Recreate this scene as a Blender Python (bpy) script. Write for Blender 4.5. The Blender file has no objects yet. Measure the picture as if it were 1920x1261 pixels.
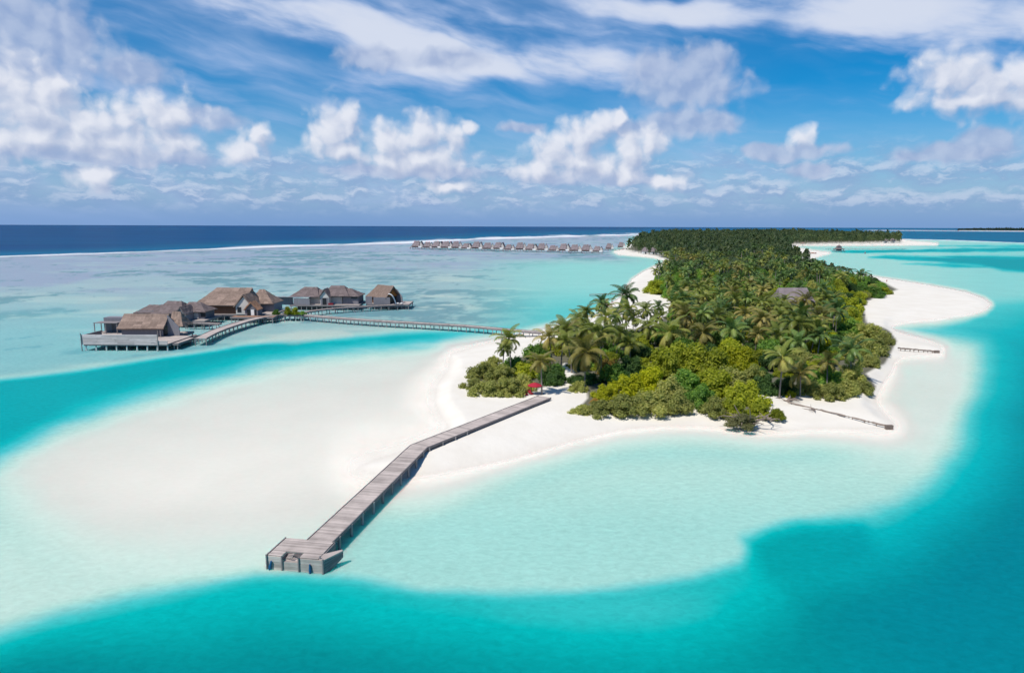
import bpy, bmesh, math, random
import numpy as np
from mathutils import Vector, Matrix, Euler
random.seed(7); rng = np.random.default_rng(11)
S = bpy.context.scene; C = S.collection; R = math.radians

# ------------------------------------------------------------------ camera, light, exposure
H = 34.0; F = 1280.0; CX, CY = 960.0, 630.5
PITCH = math.atan((CY - 424.4) / F); ROLL = 0.0035
f_ = Vector((0, math.cos(PITCH), -math.sin(PITCH)))
u_ = Vector((0, math.sin(PITCH), math.cos(PITCH))); r_ = Vector((1, 0, 0))
Rv = r_ * math.cos(ROLL) + u_ * math.sin(ROLL)
Uv = u_ * math.cos(ROLL) - r_ * math.sin(ROLL)
cd = bpy.data.cameras.new('camera'); cam = bpy.data.objects.new('camera', cd); C.objects.link(cam)
cd.sensor_width = 36.0; cd.lens = 36.0 * F / 1920.0; cd.clip_start = 0.5; cd.clip_end = 400000
cam.matrix_world = Matrix(((Rv.x, Uv.x, -f_.x, 0), (Rv.y, Uv.y, -f_.y, 0), (Rv.z, Uv.z, -f_.z, H), (0, 0, 0, 1)))
S.camera = cam
SUN_EL, SUN_AZ = 58.0, -132.0            # azimuth measured from +Y towards +X
sd = bpy.data.lights.new('sun', 'SUN'); sun = bpy.data.objects.new('sun', sd); C.objects.link(sun)
sd.energy = 3.9; sd.angle = R(0.55); sd.color = (1.0, 0.945, 0.865)
sdir = Vector((math.sin(R(SUN_AZ)) * math.cos(R(SUN_EL)), math.cos(R(SUN_AZ)) * math.cos(R(SUN_EL)), math.sin(R(SUN_EL))))
sun.rotation_euler = sdir.to_track_quat('Z', 'Y').to_euler(); sun.location = (-60, -60, 200)
S.view_settings.view_transform = 'Standard'; S.view_settings.look = 'None'
S.view_settings.exposure = 0.30; S.view_settings.gamma = 1.0
S.cycles.max_bounces = 6; S.cycles.diffuse_bounces = 2; S.cycles.glossy_bounces = 2
S.cycles.transparent_max_bounces = 12; S.cycles.caustics_reflective = False; S.cycles.caustics_refractive = False
SKY_STRENGTH = 0.10

def gp(x, y, z=0.0):
    """photograph pixel -> the world point at height z seen there"""
    d = f_ + Rv * ((x - CX) / F) - Uv * ((y - CY) / F)
    t = (z - H) / d.z
    return Vector((d.x * t, d.y * t, z))
def pix(P):
    q = Vector(P) - Vector((0, 0, H)); w = q.dot(f_)
    return CX + F * q.dot(Rv) / w, CY - F * q.dot(Uv) / w
def dist_at(x, y, z=0.0):
    return (gp(x, y, z) - Vector((0, 0, H))).dot(f_)

# ------------------------------------------------------------------ node helpers
class NT:
    def __init__(s, tree): s.t = tree; s.n = tree.nodes; s.l = tree.links
    def add(s, typ, **kw):
        n = s.n.new(typ)
        for k, v in kw.items(): setattr(n, k, v)
        return n
    def put(s, sock, v):
        if isinstance(v, bpy.types.NodeSocket): s.l.new(v, sock)
        elif v is not None: sock.default_value = v
    def m(s, op, a, b=None, c=None, clamp=False):
        n = s.add('ShaderNodeMath', operation=op, use_clamp=clamp)
        for i, v in enumerate((a, b, c)):
            if v is not None: s.put(n.inputs[i], v)
        return n.outputs[0]
    def v(s, op, a, b=None, c=None):
        n = s.add('ShaderNodeVectorMath', operation=op)
        for i, q in enumerate((a, b, c)):
            if q is not None: s.put(n.inputs[i], q)
        return n.outputs['Value'] if op in ('LENGTH', 'DOT_PRODUCT', 'DISTANCE') else n.outputs[0]
    def mix(s, f, a, b):
        n = s.add('ShaderNodeMix', data_type='RGBA')
        s.put(n.inputs[0], f); s.put(n.inputs[6], a); s.put(n.inputs[7], b)
        return n.outputs[2]
    def noise(s, vec, scale, detail=4, rough=0.55, dist=0.0, dims='3D'):
        n = s.add('ShaderNodeTexNoise', noise_dimensions=dims)
        s.put(n.inputs['Vector'], vec); n.inputs['Scale'].default_value = scale
        n.inputs['Detail'].default_value = detail; n.inputs['Roughness'].default_value = rough
        n.inputs['Distortion'].default_value = dist
        return n
    def ss(s, v, a, b):
        n = s.add('ShaderNodeMapRange', interpolation_type='SMOOTHSTEP')
        s.put(n.inputs[0], v); s.put(n.inputs[1], a); s.put(n.inputs[2], b)
        return n.outputs[0]
    def ramp(s, fac, stops):
        n = s.add('ShaderNodeValToRGB'); e = n.color_ramp.elements
        while len(e) < len(stops): e.new(0.5)
        for i, (p, c) in enumerate(stops):
            e[i].position = p; e[i].color = tuple(c) + (1,) if len(c) == 3 else c
        s.put(n.inputs[0], fac); return n.outputs[0]
    def xyz(s, x, y, z):
        n = s.add('ShaderNodeCombineXYZ'); s.put(n.inputs[0], x); s.put(n.inputs[1], y); s.put(n.inputs[2], z)
        return n.outputs[0]

def lin(r, g, b):
    f = lambda c: c / 12.92 if c <= 0.04045 else ((c + 0.055) / 1.055) ** 2.4
    return (f(r / 255), f(g / 255), f(b / 255))
# ------------------------------------------------------------------ the sky: Nishita with procedural clouds by direction
def build_world():
    w = bpy.data.worlds.new('World'); S.world = w; w.use_nodes = True
    t = NT(w.node_tree); t.n.clear()
    sky = t.add('ShaderNodeTexSky', sky_type='NISHITA', sun_disc=False)
    sky.sun_elevation = R(SUN_EL); sky.sun_rotation = R(SUN_AZ)
    sky.air_density = 1.0; sky.dust_density = 0.15; sky.ozone_density = 4.5; sky.altitude = 0
    D = t.add('ShaderNodeTexCoord').outputs['Generated']
    sp = t.add('ShaderNodeSeparateXYZ'); t.put(sp.inputs[0], D)
    az = t.m('ARCTAN2', sp.outputs[0], sp.outputs[1]); el = t.m('ARCSINE', sp.outputs[2])
    # work in degrees
    az = t.m('MULTIPLY', az, 57.29578); el = t.m('MULTIPLY', el, 57.29578)
    P = t.xyz(az, el, 0.0)
    def dirdeg(x, y):
        d = (f_ + Rv * ((x - CX) / F) - Uv * ((y - CY) / F)).normalized()
        return math.degrees(math.atan2(d.x, d.y)), math.degrees(math.asin(d.z))
    # slow warp + billow
    w1 = t.noise(P, 0.22, 2, 0.5).outputs['Color']
    warp = t.v('MULTIPLY_ADD', t.v('SUBTRACT', w1, (0.5, 0.5, 0.5)), (2.6, 1.5, 0), P)
    def billow(vec):
        a = t.noise(vec, 0.62, 5, 0.55).outputs[0]
        vo = t.add('ShaderNodeTexVoronoi', feature='SMOOTH_F1', voronoi_dimensions='2D'); t.put(vo.inputs['Vector'], vec); vo.inputs['Scale'].default_value = 0.62; vo.inputs['Smoothness'].default_value = 0.35
        vo.inputs['Detail'].default_value = 1.0; vo.inputs['Roughness'].default_value = 0.5
        return t.m('ADD', t.m('MULTIPLY', t.m('SUBTRACT', a, 0.45), 0.85), t.m('MULTIPLY', t.m('SUBTRACT', 0.46, vo.outputs['Distance']), 0.55))
    OFF = (-0.55, 0.75, 0)
    smallw = t.v('MULTIPLY_ADD', t.v('SUBTRACT', t.noise(P, 0.55, 3, 0.5).outputs['Color'], (0.5, 0.5, 0.5)), (1.5, 1.0, 0), P)
    b0 = billow(smallw); b1 = billow(t.v('ADD', smallw, OFF))
    # cumulus: (px, py, rx, ry) in the photograph's angular positions; bright heaps and dim lilac ones
    CU = [(45,210,120,72),(150,240,120,50),(285,235,90,60),(190,262,170,32),(70,258,130,32),(330,265,50,26),(20,170,60,40),(100,160,40,30),
          (447,283,38,26),(490,258,26,24),(615,250,42,50),(655,226,28,34),(640,280,60,24),(740,272,62,46),(800,256,55,40),(790,300,90,34),(852,262,28,30),(880,240,16,14),(720,300,60,24),
          (1040,290,52,44),(1090,262,52,42),(1130,240,36,34),(1160,222,16,20),(1090,310,85,28),(1180,290,42,44),(1215,268,34,26),(1172,322,30,24),(1250,342,40,20),(1010,318,60,22),
          (1505,262,26,22),(1780,150,76,42),(1850,152,80,46),(1940,150,70,60),(1830,185,130,16),
          (175,332,40,22),(205,328,22,20),(840,350,60,12)]
    DM = [(50,95,120,62),(110,60,70,44),(20,40,70,50),(250,135,60,26),(1320,120,50,34),(1240,135,60,36),(1290,165,95,32),(1290,228,80,26),(1340,235,40,20),(1220,242,90,18),
          (1490,285,75,14),(1440,282,50,11),(1860,265,50,22),(1800,282,85,15),(1735,292,60,10),(380,222,70,18),(980,240,40,10),(1520,320,40,12),(760,320,150,12),(190,292,190,12),(1110,334,120,12),(700,110,60,20),(840,112,60,18)]
    pxdeg = math.degrees(1 / F)
    def blobs(vec, LST):
        d = None
        for (x, y, rx, ry) in LST:
            a, e = dirdeg(x, y); k = math.cos(R(a)); sx, sy = 1 / (rx * pxdeg * max(k, .7) * 1.15), 1 / (ry * pxdeg * 1.15)
            q = t.v('LENGTH', t.v('MULTIPLY_ADD', vec, (sx, sy, 0), (-a * sx, -e * sy, 0)))
            d = q if d is None else t.m('SMOOTH_MIN', d, q, 0.3)
        return t.m('SUBTRACT', 1.0, d)
    c0 = blobs(smallw, CU); c1 = blobs(t.v('ADD', smallw, OFF), CU)
    dens = t.m('ADD', b0, c0); dens1 = t.m('ADD', b1, c1)
    cu_a = t.ss(dens, -0.18, 0.66)
    lightv = t.m('SUBTRACT', dens, dens1)                       # thinner towards the sun -> brighter
    sh = t.ss(lightv, -0.85, 0.68)
    dd = t.m('ADD', t.m('MULTIPLY', b0, .7), blobs(smallw, DM)); dm_a = t.m('MULTIPLY', t.ss(dd, -0.28, 0.45), 0.85)
    dsh = t.ss(t.m('SUBTRACT', b0, b1), -.5, .45)
    # high thin sheets
    st = t.noise(t.v('MULTIPLY', t.v('ADD', warp, t.xyz(0, t.m('MULTIPLY', az, 0.18), 0)), (0.085, 0.40, 1)), 1.0, 5, 0.52, 0.3).outputs[0]
    fine = t.noise(t.v('MULTIPLY', t.v('ADD', P, t.xyz(0, t.m('MULTIPLY', az, 0.2), 0)), (0.35, 1.0, 1)), 1.0, 4, 0.55, 0.3).outputs[0]
    def soft(x, y, rx, ry, rot):
        a, e = dirdeg(x, y); cs, sn = math.cos(R(rot)), math.sin(R(rot))
        q = t.v('SUBTRACT', warp, (a, e, 0))
        u = t.v('DOT_PRODUCT', q, (cs / (rx * pxdeg), sn / (rx * pxdeg), 0)); vv = t.v('DOT_PRODUCT', q, (-sn / (ry * pxdeg), cs / (ry * pxdeg), 0))
        r2 = t.m('ADD', t.m('MULTIPLY', u, u), t.m('MULTIPLY', vv, vv))
        return t.m('MAXIMUM', t.m('SUBTRACT', 1.0, r2), 0.0)
    ST = [(560,30,420,48,-12,1.15),(800,80,220,60,-16,1.1),(960,105,150,45,-10,.9),(1110,125,140,40,-12,.95),(1150,70,160,60,-25,.5),(1450,20,330,44,-6,1.2),(1720,35,220,50,-2,1.0),
          (1200,15,260,24,-8,.8),(370,160,100,26,-22,.55),(480,205,130,22,-18,.4),(690,160,90,36,-10,.5),(130,150,160,16,-20,.35),(760,130,140,40,-12,.5),(300,60,200,40,-14,.35),
          (900,30,200,40,-10,.5),(-250,80,200,90,0,.4),(2100,60,250,80,0,.7),(1000,-120,1200,90,0,.9)]
    g = None
    for (x, y, rx, ry, rot, wt) in ST:
        q = t.m('MULTIPLY', soft(x, y, rx, ry, rot), wt)
        g = q if g is None else t.m('ADD', g, q)
    stt = t.m('ADD', t.m('MULTIPLY_ADD', t.m('SUBTRACT', st, 0.5), 2.4, g), t.m('MULTIPLY_ADD', fine, 0.8, -0.46))
    st_a = t.m('MULTIPLY', t.ss(stt, 0.0, 1.25), 0.92)
    # general thin veil
    veil = t.m('MULTIPLY', t.m('ADD', t.ss(st, 0.35, 0.75), .25), t.m('MULTIPLY', t.m('SUBTRACT', 1.0, t.m('MULTIPLY', t.ss(az, 6.0, 28.0), .85)), .34))
    # low bank of small clouds over the horizon
    lowp = t.v('MULTIPLY', smallw, (0.34, 0.85, 1))
    l0 = t.noise(lowp, 1.0, 5, 0.6).outputs[0]; l1 = t.noise(t.v('ADD', lowp, (-0.12, 0.35, 0)), 1.0, 5, 0.6).outputs[0]
    band = t.m('MULTIPLY', t.ss(el, 0.2, 2.2), t.m('SUBTRACT', 1.0, t.ss(el, 4.2, 7.2)))
    low_a = t.m('MULTIPLY', t.ss(t.m('MULTIPLY_ADD', band, 0.16, l0), 0.42, 0.82), t.m('MULTIPLY', band, 0.72))
    lsh = t.ss(t.m('SUBTRACT', l0, l1), -0.06, 0.14)
    # colours (radiance before the background strength)
    k = 0.81 / SKY_STRENGTH     # radiances below are as seen at exposure 0.3
    K = lambda r, g, b: tuple(c * k for c in lin(r, g, b)) + (1,)
    # deepen the clear sky a little with elevation
    hsv = t.add('ShaderNodeHueSaturation'); t.put(hsv.inputs['Color'], sky.outputs[0]); hsv.inputs['Saturation'].default_value = 1.62; hsv.inputs['Value'].default_value = 0.84
    col = hsv.outputs[0]
    hz = t.m('SUBTRACT', 1.0, t.ss(el, 0.0, 9.0))
    col = t.mix(t.m('MULTIPLY', hz, 0.75), col, K(102, 152, 212))
    col = t.mix(veil, col, K(190, 208, 240))
    col = t.mix(st_a, col, t.mix(t.ss(stt, 0.2, 1.6), K(160, 186, 230), K(218, 225, 241)))
    col = t.mix(low_a, col, t.mix(lsh, K(140, 166, 208), K(200, 212, 234)))
    col = t.mix(dm_a, col, t.mix(dsh, K(154, 174, 212), K(188, 201, 227)))
    cucol = t.mix(sh, K(160, 178, 212), K(232, 235, 245))
    body = t.ss(dens, 0.25, 1.0)
    cucol = t.mix(t.m('MULTIPLY', t.m('MULTIPLY', body, 0.35), t.m('SUBTRACT', 1.0, sh)), cucol, K(150, 168, 204))
    col = t.mix(t.m('MULTIPLY', cu_a, 0.95), col, cucol)
    col = t.mix(t.m('MULTIPLY', t.m('SUBTRACT', 1.0, t.ss(el, 0.0, 2.6)), 0.65), col, K(106, 150, 208))
    bg = t.add('ShaderNodeBackground'); t.put(bg.inputs[0], col); bg.inputs[1].default_value = SKY_STRENGTH
    o = t.add('ShaderNodeOutputWorld'); t.l.new(bg.outputs[0], o.inputs[0])
    w.cycles.sampling_method = 'MANUAL'; w.cycles.sample_map_resolution = 512
build_world()
# ------------------------------------------------------------------ sand bed and water, laid out on the ground plane
def sdist(X, Y, poly):
    """signed distance to a closed polygon (negative inside)"""
    p = np.asarray(poly, float); d2 = np.full(X.shape, 1e18); ins = np.zeros(X.shape, bool); n = len(p)
    for i in range(n):
        ax, ay = p[i]; bx, by = p[(i + 1) % n]
        ex, ey = bx - ax, by - ay; L = ex * ex + ey * ey + 1e-9
        tt = np.clip(((X - ax) * ex + (Y - ay) * ey) / L, 0, 1)
        d2 = np.minimum(d2, (X - ax - tt * ex) ** 2 + (Y - ay - tt * ey) ** 2)
        c = ((ay > Y) != (by > Y)) & (X < ex * (Y - ay) / (ey + 1e-12 * (ey == 0)) + ax)
        ins ^= c
    return np.sqrt(d2) * np.where(ins, -1, 1)
def sst(x, a, b):
    t = np.clip((x - a) / (b - a), 0, 1); return t * t * (3 - 2 * t)
def lerp(a, b, t): return a + (b - a) * t
_perm = rng.random((256, 256))
def vnoise(x, y):
    xi, yi = np.floor(x).astype(int), np.floor(y).astype(int); fx, fy = x - xi, y - yi
    fx = fx * fx * (3 - 2 * fx); fy = fy * fy * (3 - 2 * fy)
    g = lambda a, b: _perm[a & 255, b & 255]
    return lerp(lerp(g(xi, yi), g(xi + 1, yi), fx), lerp(g(xi, yi + 1), g(xi + 1, yi + 1), fx), fy)
def fbm(x, y, o=5, r=0.5):
    s = 0; a = 1; n = 0
    for k in range(o):
        s = s + a * vnoise(x + 17.3 * k, y + 9.1 * k); n += a; a *= r; x = x * 2.03; y = y * 2.03
    return s / n

# dry land (main island, spits and far beach)
LAND = [(848,664),(900,649),(935,640),(985,628),(1050,612),(1085,606),(1110,597),(1140,575),(1172,552),(1176,538),(1185,524),(1207,509),(1232,497),(1250,489),
        (1226,482),(1195,479),(1160,476),(1152,472),(1170,467),(1185,455),(1200,446),(1260,440),(1500,438),(1690,447),(1700,452),(1757,456.6),(1757,458.2),(1650,458.6),(1560,459),(1500,459),
        (1484,462),(1500,466),(1524,470),(1556,474),(1530,481),(1506,490),(1540,500),(1590,512),(1633,518),(1662,522),(1732,533),(1811,548),(1845,560),(1857,570),(1845,580),(1811,590),(1758,598),(1700,603),(1676,607),(1670,611),
        (1675,621),(1713,632),(1745,642),(1764,652),(1762,659),(1720,662),(1690,666),(1676,676),(1668,697),(1652,718),(1642,740),(1640,756),(1655,775),(1668,790),(1676,799),(1660,803),(1600,801),(1540,800),(1480,805),(1420,806),
        (1360,800),(1300,796),(1240,797),(1160,805),(1080,822),(1010,842),(950,858),(880,872),(810,884),(760,890),(700,884),(672,876),(700,862),(760,845),(820,818),(843,800),(830,785),(815,752),(822,720),(845,690)]
DEEP = [(-3000,2200),(-1500,1500),(-600,1300),(-200,1225),(0,1188),(100,1158),(250,1122),(400,1090),(480,1076),(560,1078),(640,1085),(720,1098),(800,1108),(950,1112),(1080,1108),(1200,1098),(1300,1080),(1390,1052),(1412,1018),(1450,996),(1530,980),(1620,962),(1680,945),(1735,905),(1785,850),(1812,780),(1826,715),(1838,672),(1830,650),(1800,630),(1776,612),
        (1800,600),(1850,588),(1905,571),(1940,555),(2100,525),(2500,500),(3400,480),(4000,470),(4000,6000),(-3000,6000)]
YU = np.array([(-3000,900),(-600,760),(-200,730),(0,711),(150,694),(300,672),(420,654),(500,643),(640,633),(720,626),(800,620),(900,618),(1000,616)], float)
YL = np.array([(-3000,1700),(-600,1150),(-200,960),(0,862),(60,828),(120,797),(230,757),(330,727),(450,694),(560,668),(700,652),(850,644),(1000,622)], float)
FOAM = np.array([(-3000,640),(-600,503),(0,481),(250,473),(500,462.5),(760,455),(900,447.5),(1040,443.5),(1180,440),(1500,436),(4000,436)], float)

STOPS = np.array([0, .08, .18, .3, .42, .55, .68, .8, .9, 1.0])
CA = [(.64,.61,.545), (.515,.515,.452), (.465,.575,.49), (.335,.53,.45), (.19,.475,.43), (.05,.41,.39), (.001,.345,.32), (.001,.262,.25), (.001,.200,.200), (.001,.165,.185)]
def depth_colour(v):
    return np.stack([np.interp(v, STOPS, [c[i] for c in CA]) for i in range(3)], -1)

def paint(X, Y, WX, WY):
    """returns depth value, colour, height of the sand for chart points"""
    n1 = fbm(WX / 24, WY / 24, 5) - .5; n2 = fbm(WX / 7 + 40, WY / 7, 4) - .5
    hor = 421 + .0035 * X; below = Y - hor
    Xn = X + n1 * 30 * sst(below, 40, 300); Yn = Y + (n2 * 14 + n1 * 10) * sst(below, 40, 300)
    sl = sdist(X + n2 * 5 * sst(below, 30, 200), Y + n1 * 5 * sst(below, 30, 200), LAND)
    V = np.full(X.shape, .36)
    # west lagoon beside the island
    w = sst(X, 780, 980) * (1 - sst(Y, 625, 650)) * sst(Y, 470, 500)
    V = lerp(V, .40 + .12 * sst(Y, 530, 590), w)
    # left shallows and the pale sand bank
    bank = [(30,885),(130,812),(280,758),(430,722),(600,692),(760,668),(860,652),(900,700),(870,800),(800,880),(740,950),(620,1000),(480,1035),(320,1045),(190,1020),(80,950)]
    sb = sdist(Xn, Yn, bank)
    w = sst(Y, 600, 700) * (1 - sst(X, 800, 1000)); V = lerp(V, .27, w)
    rightside = sst(X - (600 + (1000 - Y) * 1.1), -10, 60) * sst(Y, 800, 880)
    V = lerp(V, .085, sst(-sb, -95, 55) * (1 - rightside))
    V = lerp(V, .055, sst(-sb, 20, 150) * (1 - rightside))
    V = np.where((X < 700) & (Y > 880), lerp(V, .2, .5 * sst(Y, 930, 1080)), V)
    # lagoon right of the jetty
    V = lerp(V, lerp(.30, .345, sst(Y, 880, 1000)), rightside * sst(sl, 0, 90))
    pale = sst(-sdist(Xn, Yn, [(1560,800),(1660,700),(1760,655),(1810,660),(1815,720),(1790,790),(1740,850),(1640,840)]), -70, 40)
    V = lerp(V, .13, pale)
    # the channel
    yu = np.interp(X, YU[:, 0], YU[:, 1]); yl = np.interp(X, YL[:, 0], YL[:, 1])
    soft = np.interp(X, [0, 400, 800], [50, 42, 22])
    wc = sst(Y + n1 * 8, yu - 7, yu + 9) * (1 - sst(Yn, yl - soft, yl + soft)) * (1 - sst(X, 700, 960) * .45)
    V = lerp(V, .765 + .05 * n1, wc)
    # deep water in front and to the right
    sd_ = sdist(Xn, Yn, DEEP)
    wr = sst(X, 1350, 1750)
    wl = 1 - sst(X, 250, 560); wd = sst(-sd_, -18 - 16 * wr - 16 * wl, 20 + 28 * wr + 16 * wl)
    vd = .66 + .27 * sst(-sd_, 10, 200 - 110 * (1 - sst(X, 0, 420))) + .03 * sst(X, 1450, 1900) * sst(-sd_, 20, 120)
    vd = vd - .07 * sst(X, 700, 1250) * (1 - sst(X, 1250, 1600)) * sst(Y, 1080, 1160)
    V = lerp(V, np.clip(vd + n1 * .05, 0, 1), wd)
    V = lerp(V, .84, .8 * sst(-sdist(Xn, Yn, [(1400,1010),(1500,985),(1620,985),(1650,1040),(1540,1090),(1440,1085)]), -25, 25))
    # east lagoon beyond the spit, with its deeper patches
    el_ = sst(X, 1480, 1560) * (1 - sst(Y, 545, 575)) * sst(Y, 452, 459)
    V = lerp(V, .35 + .07 * sst(X, 1650, 1900), el_)
    for poly, val, s in (([(1560,470),(1700,468),(1930,464),(2500,455),(2500,462),(1930,471),(1700,473),(1600,474)], .78, 2.5),
                         ([(1628,483),(1660,479),(1720,479),(1790,484),(1760,490),(1700,488)], .72, 3.0),
                         ([(1730,484),(1800,480),(1900,482),(2400,480),(2400,500),(1960,512),(1880,506),(1840,497),(1780,494)], .80, 5),
                         ([(1690,494),(1790,495),(1850,500),(1790,502)], .70, 3),
                         ([(1700,460),(1930,460),(2500,450),(2500,456),(1930,463),(1750,462)], .62, 2)):
        s2 = -sdist(X, Y + n1 * 6, poly)
        V = lerp(V, val, sst(s2, -s, s) * sst(X, 1480, 1560))
    # shelving towards the shore
    reach = 5 + (52 + 45 * (1 - sst(X, 780, 1000))) * sst(below, 70, 380)
    V = V * sst(sl, 0, reach) ** .8
    V = np.where(sl < 0, 0, V)
    col = depth_colour(V)
    # hue shift: bluer to the right and far, greener in front
    blu = sst(X, 1350, 1800) * sst(V, .5, .8); col[..., 1] *= 1 - .05 * blu; col[..., 2] *= 1 + .07 * blu
    chn = wc * .7; col[..., 2] *= 1 + .10 * chn; col[..., 1] *= 1 - .03 * chn
    # reef flat
    yf = np.interp(X, FOAM[:, 0], FOAM[:, 1])
    inreef = sst(Y, yf - .5, yf + .5) * (1 - sst(Y + n1 * 10, yu - 14, yu + 4)) * (1 - sst(X, 820, 1080) * sst(Y, 478, 500))
    inreef = inreef * sst(sl, 0, 12) * (1 - sst(X, 1150, 1240))
    depthin = (Y - yf) / np.maximum(yu - yf, 5)
    streak = fbm(WX / 26 + 5, WY / 30 + 3, 5, .55); fine = fbm(WX / 8 + 9, WY / 9, 4, .55)
    farst = fbm(WX / 80, WY / 70 + 7, 5, .6)
    base = np.stack([lerp(.275, .225, depthin), lerp(.36, .37, sst(depthin, .1, .5)), lerp(.395, .35, depthin)], -1)
    grey = np.array((.24, .30, .375)); dk = np.array((.11, .23, .26)); sandy = np.array((.37, .46, .41))
    g1 = sst(farst + (.30 - depthin) * 1.2, .46, .62) * (1 - sst(depthin, .25, .45))
    g1 = g1 * (.30 + 1.1 * sst(fbm(WX / 60, WY / 45 + 51, 5, .6), .4, .6)); rc = lerp(base, grey, np.clip(g1 * .85, 0, 1)[..., None])
    rc = lerp(rc, sandy, (sst(fbm(WX / 40, WY / 16 + 31, 4), .5, .7) * .75 * sst(depthin, .2, .5))[..., None])
    patch = sst(streak * .55 + fine * .45 + .5 * (fbm(WX / 90, WY / 70 + 77, 3) - .5), .535, .64) * .85
    pz = np.maximum(sst(-sdist(X, Y, [(-300,600),(0,584),(60,579),(118,572),(125,582),(60,598),(0,608),(-300,640)]), -6, 6), .7 * sst(-sdist(X, Y, [(560,520),(700,500),(830,505),(820,535),(700,545)]), -25, 10))
    patch = np.clip(np.maximum(patch, pz * sst(streak * .5 + fine * .5, .44, .58) * .8), 0, 1)
    rc = lerp(rc, dk, patch[..., None])
    aq = sst(-sdist(X, Y, [(-600,760),(-50,600),(120,585),(190,600),(260,650),(420,650),(200,690),(0,712)]), -60, 40) * .45
    rc = lerp(rc, np.array((.11, .40, .415)), aq[..., None])
    col = lerp(col, rc, inreef[..., None]); V = np.where(inreef > .5, np.maximum(V, .3), V)
    # sandy patches under the curved boardwalk
    sp_ = sst(-sdist(X, Y + n2 * 8, [(480,640),(560,620),(640,618),(660,626),(560,640)]), -8, 6) * sst(sl, 5, 20)
    col = lerp(col, np.array((.40, .47, .41)), (sp_ * .8)[..., None])
    # ocean beyond the reef edges
    oc = 1 - sst(Y, yf - 1.2, yf + .3)
    yr = np.interp(X, [1500, 1690, 1780, 1920, 2400, 4000], [446, 448.6, 450.2, 455.5, 470, 520])
    ocr = (1 - sst(Y, yr - 1, yr + .4)) * sst(X, 1640, 1700)
    oc = np.maximum(oc, ocr)
    oncol = np.stack([.003 + 0 * X, 0.055 + .05 * sst(Y - yf, -16, -1) + .015 * (fbm(WX / 900, WY / 260, 4) - .5), 0.145 + .05 * sst(Y - yf, -16, -1)], -1)
    oncol = oncol * (1 + .35 * (fbm(WX / 260, WY / 70, 5, .6) - .5))[..., None]
    oncol[..., 2] += .01
    col = lerp(col, oncol, oc[..., None]); V = lerp(V, 1.0, oc)
    # breakers: white water on the reef edge
    brk = fbm(WX / 70, WY / 400, 4, .6)
    th = .5 + 1.5 * sst(brk, .42, .72) + .6 * sst(X, 300, 700)
    fo = np.exp(-((Y - yf + .2) / th) ** 2) * sst(brk, .28, .5) * (X < 1210)
    th2 = .35 + .9 * sst(brk, .5, .7)
    fr = np.exp(-((Y - yr) / th2) ** 2) * sst(X, 1660, 1700) * .75
    y3 = np.interp(X, [1600, 1920, 2600], [431.5, 433.6, 440])
    f3 = np.exp(-((Y - y3) / .8) ** 2) * sst(X, 1600, 1650) * .55
    fo = np.clip(np.maximum(np.maximum(fo, fr), f3), 0, 1)
    col = lerp(col, np.array((.72, .73, .74)), fo[..., None])
    rim = np.exp(-((Y - yf - 2.0) / 1.2) ** 2) * (X < 1200) * .55
    col = lerp(col, np.array((.30, .30, .36)), rim[..., None])
    V = np.maximum(V, .5 * fo)
    # sand height
    sea = -.05 - 3.2 * np.clip(V, 0, 1)
    zin = .9 * sst(-sl, 0, 10 + 22 * sst(below, 60, 400)) + .25 * n1 * sst(-sl, 6, 30)
    Z = np.where(sl < 0, zin + .03, sea)
    wet = np.exp(-(np.maximum(-sl, 0) / (2 + 3 * sst(below, 60, 400)))) * (sl < 3) * sst(below, 60, 330)
    return V, col, Z, wet, sl

def sheet():
    vrow = np.concatenate([[.3, .6, 1, 1.5], np.arange(2, 60, .8), np.arange(60, 150, 1.4), np.arange(150, 340, 2.4), np.arange(340, 900, 3.6), np.arange(900, 1800, 30), [2000, 2600, 3600, 5200]])
    ucol = np.concatenate([np.arange(-2800, -1050, 45), np.arange(-1050, 1051, 3.6), np.arange(1085, 2801, 45)])
    U, Vv = np.meshgrid(ucol, vrow)
    # un-rolled chart: horizontal forward ray, vertical offset by v/F
    e = Vv / F; ang = np.arctan(e - 0) * 0
    # choose depth so that rows fall evenly in the picture
    depr = np.arctan((Vv + (424.4 - CY)) / F) + PITCH
    Yw = H / np.tan(depr); slant = H / np.sin(depr)
    wdepth = slant * np.cos(depr - PITCH)
    Xw = U / F * wdepth
    q = np.stack([Xw, Yw, np.full_like(Xw, -H)], -1)
    fw = np.array(f_); rw = np.array(Rv); uw = np.array(Uv)
    dw = q @ fw; PX = CX + F * (q @ rw) / dw; PY = CY - F * (q @ uw) / dw
    return Xw, Yw, PX, PY, U
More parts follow.
